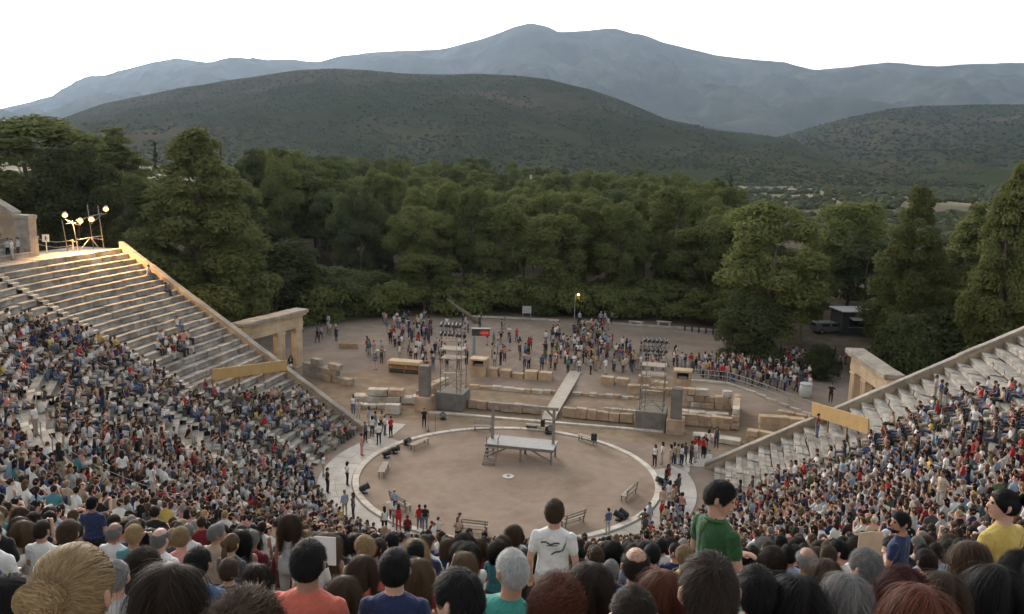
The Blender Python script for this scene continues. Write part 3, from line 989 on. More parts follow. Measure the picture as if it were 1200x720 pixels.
def stone_block(label, u, v, z, d, mt=M['tan_stone'], rz=0.0, cat='stone block', group=None):
    o = MB().box((0, 0, 0), d, 0, 0.02, rnd).build('stone_block', mt, None, bevel=0.04)
    o.location = T(u, v, z + d[2] / 2)
    o.rotation_euler = (0, 0, PHI + rz)
    return tag(o, label, cat, group)
for k, (u, w, h, lab) in enumerate([(-7.55, 1.1, 0.95, 'cubic tan stone block next to the box with a dark opening'), (-6.2, 1.0, 0.85, 'second cubic tan stone block from the box with a dark opening'),
                                    (-5.0, 1.1, 0.62, 'lowest tan stone block, third from the box with a dark opening'), (-3.7, 1.25, 0.95, 'tan stone block second from the ramp head'),
                                    (-2.3, 1.3, 0.92, 'tan stone block standing next to the ramp head'), (3.7, 1.25, 0.95, 'tan stone block between the ramp and the paired block'),
                                    (5.15, 1.2, 0.9, 'tan stone block standing close beside the neat lamp tower'), (7.2, 1.2, 1.3, 'tall tan stone block seen through the lamp tower'),
                                    (8.7, 1.3, 0.8, 'low tan stone block behind the lamp tower')]):
    stone_block(lab, u, 24.0 + 0.04 * u, 0.5, (w, 0.9, h))
ruin('tan block course behind the lamp tower up to the grey pillar', (5.8, 22.6), (10.2, 22.9), 0.45, 1, 1.5, 0.75, 0.7, M['tan_stone'])
def box_kiosk(label, u, v, w, h, tall):
    t = thing('block_booth', label, 'stone box', T(u, v, 0.45), PHI)
    MB().box((0, 0, h * .3), (w, 1.1, h * .6)).build('base_block', M['tan_stone'], t, bevel=.03)
    for s in (-1, 1):
        MB().box((s * (w / 2 - .13), 0, h * .75), (.26, 1.1, h * .296)).build('cheek', M['tan_stone'], t, bevel=.02)
    MB().box((0, .40, h * .75), (w - .53, .25, h * .296)).build('back_panel', M['dark_panel'], t)
    MB().box((0, -0.02, h * .95), (w + .14, 1.25, h * .10)).build('roof_slab', M['gate_stone'], t, bevel=.03)
    MB().box((0, -.05, h * .64), (w * .5, .3, .12)).build('lamp_body', M['grey_panel'], t)
box_kiosk('tan stone box with dark opening in front of the red sign', -8.9, 23.5, 1.6, 1.95, True)
box_kiosk('tan stone box with dark slot above the grey pillar by the railing', 10.7, 24.9, 1.6, 2.1, True)
def grey_pillar(label, u, v, h):
    t = thing('grey_pillar', label, 'pillar', T(u, v, 0), PHI)
    MB().box((0, 0, 0.62), (1.45, 1.3, 1.34), 0, 0.02, rnd).build('plinth', M['red_stone'], t, bevel=.05)
    MB().box((0, 0, 1.30 + h / 2), (0.92, 0.8, h), 0, 0.012, rnd, taper=.97).build('shaft', M['concrete'], t, bevel=.03)
grey_pillar('grey concrete pillar on a stone plinth by the counter and earth bank', -10.75, 12.9, 2.7)
grey_pillar('leaning-looking grey concrete pillar on a stone plinth below the tan slotted box', 10.75, 13.4, 2.5)

# handrails along an aisle and the cross aisle of the tiers
def handrail(label, pts):
    t = thing('cable_rail', label, 'railing')
    for p in pts:
        MB().tube([p - Vector((0, 0, .1)), p + Vector((0, 0, .82))], .022, 6).build('post', M['steel'], t)
    MB().tube([p + Vector((0, 0, .80)) for p in pts], .012, 5).build('cable', M['cable'], t)
def tier_pt(r, a, dz=0.0):
    u, v = plan(r, a)
    return T(u, v, float(cav(r, a)) + dz)
handrail('thin pale cable rail running down the aisle beside empty stone steps', [tier_pt(13.5 + 1.9 * k, -71.2) for k in range(8)])
handrail('thin pale cable rail curving along the cross aisle of the crowded tiers', [tier_pt(28.3, -62 + 5.5 * k) for k in range(10)])
# ================================================================== things on and round the stage
def lamp_tower(sgn, label):
    t = thing('lamp_tower', label, 'lighting tower', T(sgn * 8.7, 14.55, 0), PHI)
    MB().box((0, 0, 0.76), (2.5, 2.3, 1.54), 0, 0.008, rnd).build('concrete_block', M['concrete'], t, bevel=.03)
    X, Y, Z = (-0.95, 0.95), (-0.75, 0.75), (1.53, 7.4)
    def pole(name, a, b, r=0.035):
        return MB().tube([a, b], r, 6).build(name, M['steel'], t, shade=True)
    for x in X:
        for y in Y:
            pole('upright', (x, y, Z[0]), (x, y, Z[1]))
    for z in (2.0, 3.2, 4.4, 5.2, 6.1, 7.3):
        for y in Y: pole('ledger', (X[0], y, z), (X[1], y, z), .026)
        for x in X: pole('ledger', (x, Y[0], z), (x, Y[1], z), .026)
    for (z0, z1) in ((1.6, 3.2), (3.2, 4.4)):
        pole('brace', (X[0], Y[0], z0), (X[1], Y[0], z1), .024)
        pole('brace', (X[1], Y[0], z0), (X[0], Y[0], z1), .024)
    lx = X[1] if sgn < 0 else X[0]
    for k in range(14):
        z = 1.9 + k * 0.38
        pole('rung', (lx, Y[0], z), (lx - 0.42 * (1 if sgn < 0 else -1), Y[0], z), .024)
    pole('upright', (lx - 0.42 * (1 if sgn < 0 else -1), Y[0], 1.53), (lx - 0.42 * (1 if sgn < 0 else -1), Y[0], 7.3), .028)
    for j, z in enumerate((4.5, 5.3)):
        for k in range(4):
            MB().box((0, -0.55 + k * .36, z), (2.0, .33, .05)).build('platform_plank', M['bench_wood'], t)
    MB().box((0, 0, 3.05), (1.8, .3, .06)).build('platform_plank', M['bench_wood'], t)
    for tier, z in enumerate((7.55, 6.75)):
        for k in range(6):
            x = -0.85 + k * 0.34
            lean = 0.5 if sgn > 0 else rnd.uniform(-.1, .5)
            lm = MB()
            d = Vector((lean * .55, -0.75, -0.30)).normalized()
            c = Vector((x, -0.72, z))
            lm.tube([c - d * .30, c - d * .26, c + d * .18, c + d * .26], [0.07, .12, .13, .15], 10)
            o = lm.build('lamp', M['dark_metal'], t)
            MB().tube([c + d * .25, c + d * .262], .125, 10).build('lens', M['lens'], o)
            MB().tube([(x, -0.72, z + .05), (x, -0.74, z - .22 if tier == 0 else z + .5)], .02, 5).build('clamp', M['dark_metal'], o)
    MB().tube([(-1.2, -0.74, 7.33), (1.2, -0.74, 7.33)], .03, 6).build('lamp_bar', M['dark_metal'], t)
    MB().tube([(-1.2, -0.74, 6.98), (1.2, -0.74, 6.98)], .03, 6).build('lamp_bar', M['dark_metal'], t)
    return t
lamp_tower(-1, 'scaffold lamp tower on concrete block beside the earth bank and red sign')
lamp_tower(1, 'scaffold lamp tower on concrete block with two neat rows of slanted lamps')

# boarded ramp over the ruins
rp = thing('boarded_ramp', 'pale boarded ramp crossing the ruins up to the forecourt', 'ramp')
for k in range(26):
    s = (k + .5) / 26
    v = 14.3 + 12.4 * s
    z = 0.32 + 0.66 * s
    MB().box(T(0.15, v, z), (1.2, 12.4 / 26 - .015, .06), PHI, 0.004, rnd, tilt=(0.053, 0)).build('board', M['ramp_wood'], rp)
for s_ in (-.5, .5):
    MB().bar(T(.15 + s_, 14.4, .22), T(.15 + s_, 26.5, .88), .09, .14).build('beam', M['grey_wood'], rp)
    for v in (16.5, 18.5, 22.5):
        g = world_ground(*T(.15 + s_, v)[:2])
        MB().bar(T(.15 + s_, v, g - .1), T(.15 + s_, v, .25 + .66 * (v - 14.3) / 12.4), .09).build('leg', M['grey_wood'], rp)
MB().box(T(0.15, 13.9, 0.17), (1.2, .85, .06), PHI, tilt=(.33, 0)).build('board', M['ramp_wood'], rp)

# wooden stage with goal-post frame
st = thing('wooden_stage', 'raised grey wooden stage with two tall posts and a crossbeam', 'stage', T(0.1, 3.85, 0.02), PHI + R(1.5))
for k in range(8):
    MB().box((0, -0.95 + k * 0.27, 1.19 + rnd.uniform(-.006, .006)), (5.1, .262, .05)).build('deck_plank', M['deck_wood'], st, bevel=.005)
for y in (-1.02, 1.02):
    MB().box((0, y, 1.07), (5.06, .07, .19)).build('rim_beam', M['grey_wood'], st)
for x in (-2.45, 2.45):
    MB().box((x, 0, 1.07), (.07, 1.96, .185)).build('rim_beam', M['grey_wood'], st)
for x in (-2.38, 0.1, 2.38):
    for y in (-0.9, 0.9):
        MB().bar((x, y, 0), (x, y, 1.0), .13).build('leg', M['grey_wood'], st)
for (x0, x1) in ((-2.3, -0.9), (2.3, 0.9)):
    MB().bar((x0, -0.88, .25), (x1, -0.88, .98), .06, .1).build('brace', M['grey_wood'], st)
MB().bar((-2.3, .88, .3), (2.3, .88, .42), .05, .1).build('brace', M['grey_wood'], st)
for x in (-2.3, 2.3):
    MB().bar((x, 0.25, 1.2), (x, 0.25, 3.78), .20).build('post', M['post_wood'], st)
MB().bar((-2.5, .25, 3.89), (2.62, .25, 3.89), .22, .22).build('crossbeam', M['post_wood'], st)
MB().bar((2.28, .25, 3.25), (1.7, .25, 3.8), .12).build('knee_brace', M['grey_wood'], st)
for k in range(5):
    MB().box((-2.0, -1.25 - k * .22, 1.0 - k * .2), (.8, .25, .045)).build('stair_tread', M['grey_wood'], st)
for x in (-2.43, -1.57):
    s = MB()
    s.prism([(x, -1.06, 1.1), (x, -2.3, 0.0), (x, -2.05, 0.0), (x, -1.06, .85)], (.05, 0, 0))
    s.build('stair_stringer', M['grey_wood'], st)
    MB().bar((x, -1.0, 1.2), (x, -1.0, 1.72), .06).build('rail_post', M['grey_wood'], st)
MB().bar((-1.58, -0.98, 1.7), (-1.58, -0.1, 1.7), .05).build('rail', M['grey_wood'], st)

# wooden benches
def bench(p0, p1, back, label, flip=1):
    a, b = on_z(*p0, 0.02), on_z(*p1, 0.02)
    d = b - a
    L_ = min(max(d.length, 1.6), 2.1)
    t = thing('wooden_bench', label, 'bench', (a + b) / 2, math.atan2(d.y, d.x), 'wooden benches round the orchestra')
    for k in range(3):
        MB().box((0, -.15 + .15 * k, .44), (L_, .135, .045)).build('seat_plank', M['bench_wood'], t)
    for x in (-L_ / 2 + .18, L_ / 2 - .18):
        for y in (-.17, .17):
            MB().bar((x, y, 0), (x, y * .9, .42), .07).build('leg', M['grey_wood'], t)
        MB().box((x, 0, .39), (.07, .42, .05)).build('bearer', M['grey_wood'], t)
        if back:
            MB().bar((x, .2 * flip, .3), (x, .30 * flip, .88), .06).build('back_post', M['grey_wood'], t)
    if back:
        for z in (.62, .8):
            y = (.2 + (z - .3) / .58 * .1 - .045) * flip
            MB().box((0, y, z), (L_, .03, .12), tilt=(-.17 * flip, 0)).build('back_slat', M['bench_wood'], t)
    MB().bar((-L_ / 2 + .18, 0, .15), (L_ / 2 - .18, 0, .15), .05).build('stretcher', M['grey_wood'], t)
    return t
bench((481, 529), (502, 519), False, 'backless wooden bench by the ring with flat black spotlights beside it')
bench((446, 562), (453, 547), False, 'short-looking wooden bench seen end-on by the ring near the paving')
bench((459, 588), (480, 601), True, 'slatted-back wooden bench beside the black lamp at the ring', -1)
bench((538, 621), (573, 625), True, 'long slatted-back wooden bench at the crowd side of the earth floor', -1)
bench((658, 619), (684, 610), True, 'slatted-back wooden bench beyond the standing person in white', -1)
bench((729, 590), (744, 576), True, 'slatted-back wooden bench close to the ring by the paired black lamps', -1)
bench((678, 515), (699, 522), False, 'wooden bench carrying a small black box behind the stage')
bench((554, 505), (577, 506), True, 'wooden bench behind the stage stairs near the stone sill', 1)
bench((616, 503), (646, 506), False, 'low wooden bench loaded with black gear behind the stage posts')

def stage_lamp(px, py, label, z=0.03, s=1.0, rz=0.0):
    t = thing('ground_lamp', label, 'stage lamp', on_z(px, py, z), rz, 'black stage lamps on the ground')
    d = Vector((0, -.9, .35)).normalized()
    c = Vector((0, 0, .26 * s))
    MB().box((0, 0, .03), (.4 * s, .3 * s, .06)).build('base', M['black'], t)
    for x in (-.19, .19):
        MB().bar((x * s, 0, .05), (x * s, 0, .3 * s), .03).build('yoke', M['black'], t)
    MB().tube([c - d * .28 * s, c - d * .2 * s, c + d * .2 * s, c + d * .26 * s], [.09 * s, .15 * s, .16 * s, .18 * s], 12).build('housing', M['black'], t)
    MB().tube([c + d * .25 * s, c + d * .268 * s], .15 * s, 12).build('lens', M['lens'], t)
for px, py, lab, s, rz in [(477, 521, 'black stage lamp lying on the ring by the sound post', 1.2, .8), (463, 531, 'flat black stage lamp inside the ring, farther from the paving', 1.2, 1.2),
                           (453, 536, 'flat black stage lamp inside the ring, next to the paving', 1.2, 1.2), (427, 577, 'black stage lamp at the inner edge of the ring beside the bench', 1.3, 1.9),
                           (774, 568, 'black stage lamp on the ring across from the bench end', 1.2, -1.4), (725, 609, 'paired black stage lamp by the crowd, first of two', 1.2, -1.9),
                           (731, 607, 'paired black stage lamp by the crowd, second of two', 1.2, -2.2), (519, 491, 'black stage lamp near the concrete block of the tower', 1.3, .1),
                           (643, 508, 'bulky black stage lamp beside the gear bench', 1.5, .3)]:
    stage_lamp(px, py, lab, 0.06, s, rz)
def speaker(px, py, z, d, label):
    t = thing('loudspeaker', label, 'loudspeaker', on_z(px, py, z), PHI)
    MB().box((0, 0, d[2] / 2), d).build('cabinet', M['black'], t, bevel=.02)
    MB().tube([(0, -d[1] / 2 - .012, d[2] * .4), (0, -d[1] / 2 + .01, d[2] * .4)], d[0] * .36, 14).build('cone', M['dark_metal'], t)
    MB().tube([(0, -d[1] / 2 - .012, d[2] * .8), (0, -d[1] / 2 + .01, d[2] * .8)], d[0] * .14, 10).build('tweeter', M['dark_metal'], t)
speaker(696, 516, 0.47, (.42, .34, .55), 'small black loudspeaker box standing on the bench behind the stage')
speaker(636, 500, 0.47, (.3, .3, .6), 'slim black loudspeaker on the gear bench')
gear = thing('equipment_case', 'flat dark equipment case lying on the gear bench', 'case', on_z(623, 501, .47), PHI)
MB().box((0, 0, .09), (.9, .4, .18)).build('case_body', M['dark_metal'], gear, bevel=.02)
MB().bar((-.15, -.22, .1), (.15, -.22, .1), .03).build('handle', M['steel'], gear)
def mic_stand(px, py, h, label):
    t = thing('microphone_stand', label, 'stand', on_z(px, py, 0.02))
    MB().tube([(0, 0, 0), (0, 0, h)], .015, 6).build('pole', M['dark_metal'], t)
    MB().tube([(0, 0, 0), (0, 0, .03)], .16, 12).build('base', M['dark_metal'], t)
    MB().tube([(0, 0, h), (0, -.1, h + .05)], .03, 6).build('head', M['black'], t)
mic_stand(510, 508, 1.5, 'thin microphone stand behind the ring near the person in black')
mic_stand(502, 505, 1.3, 'shorter thin microphone stand beside the person in black')

# long ochre boards across the tiers
def board(label, pa, pb, h, sgn, n=6):
    t = thing('ochre_board', label, 'board')
    a, b = Vector(pa), Vector(pb)
    d = (b - a)
    L_ = d.length
    ang = math.atan2(d.y, d.x)
    tilt = math.asin(d.z / L_)
    for k in range(n):
        c = a + d * ((k + .5) / n) + Vector((0, 0, h / 2))
        MB().box(c, (L_ / n - .006, .09, h), ang, 0, tilt=(0, -tilt)).build('panel', M['ochre_board'], t, bevel=.006)
    for k in range(n // 2 + 1):
        c = a + d * (k / (n // 2))
        u_, v_ = UV(c.x, c.y)
        MB().bar(c + Vector((0, 0, -0.9)), c + Vector((0, 0, .1)), .09).build('post', M['brown_wood'], t)
    return t
def on_tier(px, py, dz):
    d = ray(px, py)
    for k in range(300, 1200):
        P = CAM + d * (k * .1)
        u, v = UV(P[0], P[1])
        r = math.hypot(u, v) if v < 0 else abs(u)
        a = math.degrees(math.atan2(u, -v))
        r -= WING * float(smooth(50, 85, abs(a)))
        if P[2] < float(cav(r, a)) + dz:
            return Vector(P)
board('long ochre board spanning the stone rows beside the two-bay gateway', on_tier(249, 446, .45), on_tier(336, 434, .45), .85, -1)
board('long ochre board sloping down across the rows by the half hidden gateway', on_tier(951, 487, .45), on_tier(1017, 509, .45), 1.0, 1)

# floodlight rig on the terrace
rig = thing('floodlight_rig', 'scaffold rig with four glowing floodlights at the top of the sloping wall', 'floodlights')
RV = [on_z(92, 296, TERR), on_z(122, 293, TERR)]
rd = (RV[1] - RV[0])
back = Vector((rd.y, -rd.x, 0)).normalized() * -1.4
def pole(name, a, b, r=.035, par=rig):
    return MB().tube([a, b], r, 6).build(name, M['steel'], par, shade=True)
up3 = Vector((0, 0, 1))
for p, h in ((RV[0], 2.7), (RV[1], 3.9)):
    lean = rd.normalized() * -.35
    pole('upright', p, p + up3 * h + lean)
    pole('upright', p + back, p + back + up3 * h + lean)
    pole('crossbar', p + up3 * .9, p + back + up3 * .9, .026)
pole('crossbar', RV[0] + up3 * 1.1, RV[1] + up3 * 1.25, .03)
pole('crossbar', RV[0] + up3 * 2.5 - rd.normalized() * 1.0, RV[0] + up3 * 2.6 + rd.normalized() * .4, .03)
pole('crossbar', RV[0] + up3 * 2.7, RV[1] + up3 * 3.2, .03)
mid_ = (RV[0] + RV[1]) / 2
pole('brace', RV[0] + up3 * .05, mid_ + up3 * 1.2, .028)
pole('brace', RV[1] + up3 * .05 - rd.normalized() * .4, mid_ + up3 * 1.2, .028)
M['lamp_glow'] = mat('lamp_glow', (1, .8, .5), .5, emit=((1.0, 0.46, 0.11), 0.8))
dist_r = ((RV[0] + RV[1]) / 2 - Vector(CAM)).to_2d().length
for k, (px, py) in enumerate(((76, 252), (94, 259), (107, 257), (124, 245))):
    c = at_dist(px, py, dist_r - .3 - (0.2 if k in (1, 2) else 0))
    aim = (T(-26, -8, 4) - c).normalized()
    h = MB()
    h.tube([c - aim * .32, c - aim * .25, c, c + aim * .05], [.09, .17, .24, .26], 12)
    o = h.build('floodlight', M['dark_metal'], rig)
    MB().tube([c + aim * .03, c + aim * .06], .22, 14).build('lamp_face', M['lamp_glow'], o)
    tgt = RV[0] + up3 * 2.6 if k < 2 else RV[1] + up3 * 3.3
    MB().tube([c - aim * .2, c - aim * .2 - up3 * .5, tgt - up3 * .2], .03, 6).build('bracket', M['steel'], o)
    ld = bpy.data.lights.new('floodlight_beam', 'SPOT')
    ld.energy = 1000
    ld.color = (1.0, 0.56, 0.20)
    ld.spot_size = R(150)
    ld.spot_blend = 0.6
    ld.shadow_soft_size = .3
    lo_ = bpy.data.objects.new('floodlight_beam', ld)
    col.objects.link(lo_)
    lo_.parent = o
    lo_.location = c + aim * .12
    lo_.rotation_euler = (-((T(-30, 4, 7) - c).normalized())).to_track_quat('Z', 'Y').to_euler()

# rope fence and sign on the terrace
rf = thing('rope_fence', 'sagging rope fence on short posts beside the floodlight rig', 'fence')
fp = [on_z(43, 293, TERR), on_z(86, 295, TERR)]
tops = []
for p in fp:
    MB().tube([p - up3 * .1, p + up3 * 1.05], .07, 8).build('post', M['rope'], rf)
    tops.append(p + up3 * 1.0)
for dz in (0, -.45):
    pts = []
    for k in range(9):
        s = k / 8
        pts.append(tops[0].lerp(tops[1], s) + up3 * (dz - .25 * math.sin(math.pi * s)))
    MB().tube(pts, .03, 6).build('rope', M['rope'], rf)
def notice(px, py, label):
    p = on_z(px, py, TERR)
    t = thing('notice_sign', label, 'sign', p, R(8))
    MB().tube([(0, 0, -.1), (0, 0, 1.0)], .035, 8).build('post', M['white_paint'], t)
    MB().box((0, -.04, 1.28), (.56, .03, .62)).build('panel', M['white_paint'], t, bevel=.01)
    m = MB()                                        # the small walking figure printed on it
    m.box((0, -.059, 1.42), (.09, .004, .09)).box((0, -.059, 1.28), (.10, .004, .17)).box((-.05, -.059, 1.13), (.05, .004, .16), tilt=(0, .35)).box((.05, -.059, 1.13), (.05, .004, .16), tilt=(0, -.35)).box((.10, -.059, 1.29), (.14, .004, .04), tilt=(0, .5))
    m.build('figure_print', M['dark_metal'], t)
notice(55, 297, 'small white notice sign on a thin post by the rope fence')

# forecourt furniture
def counter(label, u, v):
    t = thing('long_counter', label, 'counter', T(u, v, ground_z(u, v).item()), PHI + R(2))
    MB().box((0, 0, 1.02), (3.5, 1.3, .34), 0, 0, rnd, taper=.96).build('top_block', M['counter_wood'], t, bevel=.05)
    MB().box((0, .1, .45), (3.3, .9, .8)).build('body', M['counter_wood'], t)
    for x in (-.75, .85):
        MB().box((x, -.38, .62), (1.15, .1, .42)).build('drawer_panel', M['brown_wood'], t, bevel=.01)
    for x in (-1.5, 0.05, 1.55):
        MB().bar((x, -.5, 0), (x, -.5, .9), .09).build('leg', M['brown_wood'], t)
    MB().box((0, -.42, .2), (2.9, .12, .3)).build('plinth', M['dark_panel'], t)
counter('long tan counter with brown panels at the edge of the earth bank', -16.3, 22.6)
def booth(px, py):
    p = on_z(px, py, .9)
    t = thing('ticket_booth', 'narrow grey booth with red oval sign in the forecourt', 'booth', p, R(3))
    for x in (-.85, -.55):
        MB().bar((x, 0, 0), (x, 0, 2.3), .12).build('upright', M['grey_panel'], t)
    MB().box((-.7, .15, 1.0), (.26, .1, 1.9)).build('side_panel', M['grey_panel'], t)
    MB().box((0, .1, 2.45), (1.9, .35, .75)).build('fascia', M['dark_panel'], t, bevel=.02)
    MB().box((0, .1, 2.86), (2.0, .5, .07)).build('roof', M['grey_panel'], t)
    e = MB()
    n = 20
    P = [(0.42 + .58 * math.cos(2 * math.pi * k / n), -.09, 2.42 + .3 * math.sin(2 * math.pi * k / n)) for k in range(n)]
    e.prism(P, (0, -.05, 0))
    s = e.build('red_sign', M['red_sign'], t)
    for k, (w, h) in enumerate(((.12, .16), (.12, .2), (.14, .14), (.10, .24))):    # worn, unreadable pale lettering
        MB().box((.1 + k * .2, -.145, 2.42), (w, .006, h), 0, tilt=(0, .3)).build('letter', M['counter_wood'], s)
booth(563, 416)
lb = thing('leaning_board', 'pale ribbed board lying on the empty forecourt by the gateway', 'board', on_z(408, 408, .9), R(-2))
for k in range(6):
    MB().box((-.9 + k * .36, 0, .28), (.33, .06, .62), tilt=(.5, 0)).build('slat', M['counter_wood'], lb)
MB().bar((-1.05, .2, .08), (1.05, .2, .08), .06).build('foot_bar', M['grey_wood'], lb)
lt = thing('small_table', 'small low table near the end of the long counter', 'table', on_z(446, 419, .9))
MB().box((0, 0, .74), (1.0, .6, .05)).build('table_top', M['grey_panel'], lt)
for x in (-.42, .42):
    for y in (-.22, .22):
        MB().bar((x, y, 0), (x, y, .72), .05).build('leg', M['steel'], lt)

fen = thing('metal_railing', 'grey two-bar metal railing in front of the packed queue', 'railing')
FP = [(11.4, 27.6), (13.0, 27.8), (14.8, 27.7), (16.6, 26.0), (18.3, 24.4), (20.2, 22.8), (22.2, 21.3)]
for (u, v) in FP:
    g = float(ground_z(u, v))
    MB().tube([T(u, v, g - .1), T(u, v, g + 1.1)], .05, 8).build('post', M['grey_panel'], fen)
for k in range(len(FP) - 1):
    (u0, v0), (u1, v1) = FP[k], FP[k + 1]
    for z in (.6, 1.06):
        MB().tube([T(u0, v0, float(ground_z(u0, v0)) + z), T(u1, v1, float(ground_z(u1, v1)) + z)], .032, 6).build('rail', M['grey_panel'], fen)
kb = thing('forecourt_kerb', 'low pale kerb line under the metal railing', 'kerb')
for k in range(len(FP) - 1):
    for j in range(2):
        s0, s1 = j / 2, (j + 1) / 2
        a, b = Vector(FP[k]).lerp(Vector(FP[k + 1]), s0), Vector(FP[k]).lerp(Vector(FP[k + 1]), s1)
        a.y -= .5
        b.y -= .5
        ga, gb = float(ground_z(*a)), float(ground_z(*b))
        d = b - a
        MB().box(T(*((a + b) / 2), (ga + gb) / 2 + .06), (d.length - .02, .3, .25), PHI + math.atan2(d.y, d.x), .015, rnd).build('kerb_stone', M['pale_stone'], kb, bevel=.02)
bar_ = thing('water_barrel', 'white lidded barrel at the end of the metal railing', 'barrel', T(21.8, 25.2, float(ground_z(21.8, 25.2))))
MB().tube([(0, 0, 0), (0, 0, .1), (0, 0, .5), (0, 0, 1.15)], [.5, .54, .57, .54], 18).build('drum', M['barrel'], bar_, shade=True)
MB().tube([(0, 0, 1.15), (0, 0, 1.25), (0, 0, 1.3)], [.57, .57, .4], 18).build('lid', M['barrel'], bar_)
sb = thing('information_board', 'grey information board on two posts at the wood edge', 'board', on_z(617, 377, .9), R(4))
MB().box((0, 0, 1.55), (1.15, .06, .95)).build('panel', M['grey_panel'], sb)
for x in (-.5, .5):
    MB().bar((x, .06, 0), (x, .06, 1.9), .08).build('post', M['grey_wood'], sb)
lp = thing('lamp_post', 'thin lamp post with small glowing bulb at the wood edge', 'street lamp', on_z(673, 374, .9))
MB().tube([(0, 0, 0), (0, 0, 3.1)], [.06, .045], 8).build('pole', M['grey_panel'], lp)
MB().tube([(0, 0, 3.1), (.15, -.1, 3.3), (.4, -.25, 3.35)], .03, 6).build('arm', M['grey_panel'], lp)
M['bulb'] = mat('bulb', (1, .8, .4), .5, emit=((1.0, .62, .2), 1.6))
MB().tube([(.4, -.25, 3.2), (.4, -.25, 3.26), (.4, -.25, 3.38), (.4, -.25, 3.42)], [.06, .14, .14, .05], 12).build('bulb', M['bulb'], lp)
pld = bpy.data.lights.new('bulb_light', 'POINT')
pld.energy = 7
pld.color = (1, .7, .3)
pld.shadow_soft_size = .15
plo = bpy.data.objects.new('bulb_light', pld)
col.objects.link(plo)
plo.parent = lp
plo.location = (.4, -.5, 3.2)
for k in range(7):
    s = k / 6
    u, v = 9.6 + 5.2 * s, 51.8 - 1.8 * s
    o = MB().tube([(0, 0, -.1), (0, 0, .8), (0, 0, .86)], [.11, .10, .06], 8).build('bollard', M['dark_metal'], None)
    o.location = T(u, v, float(ground_z(u, v)))
    tag(o, 'short dark bollard in the row at the wood edge', 'bollard', 'bollards along the wood edge')
for px, lab in ((689, 'low pale stone bench at the wood edge near the lamp post'), (745, 'low pale stone bench between the two others at the wood edge'), (778, 'low pale stone bench at the wood edge near the bollards')):
    t = thing('stone_bench', lab, 'bench', on_z(px, 381, .9), PHI)
    MB().box((0, 0, .42), (1.9, .45, .12)).build('seat', M['pale_stone'], t, bevel=.02)
    for x in (-.7, .7):
        MB().box((x, 0, .18), (.28, .4, .37)).build('foot', M['pale_stone'], t, bevel=.02)
lk = thing('edge_kerb', 'low pale stone edging between forecourt and wood', 'kerb')
for k in range(34):
    px = 556 + k * 8.6
    if 655 < px < 680: continue
    p = on_z(px, float(np.interp(px, [556, 600, 700, 850], [371, 373, 378, 388])), .95)
    MB().box(p, (.98, .25, .25), PHI + R(rnd.uniform(-2, 2)), .015, rnd).build('kerb_stone', M['pale_stone'], lk)
ft = thing('dead_tree', 'bare leaning tree trunk at the wood edge by the booth', 'dead trunk')
b0 = on_z(561, 379, .9)
tp = at_dist(524, 351, (b0 - Vector(CAM)).to_2d().length + 1)
MB().tube([b0 - up3 * .3, b0.lerp(tp, .3) + up3 * .1, b0.lerp(tp, .65) - up3 * .05, tp], [.30, .25, .2, .1], 9).build('trunk', M['bark'], ft, shade=True)
MB().tube([b0.lerp(tp, .8), b0.lerp(tp, .85) + Vector((-.3, .2, .6)), b0.lerp(tp, .9) + Vector((-.5, .3, 1.2))], [.09, .06, .03], 6).build('branch', M['bark'], ft)

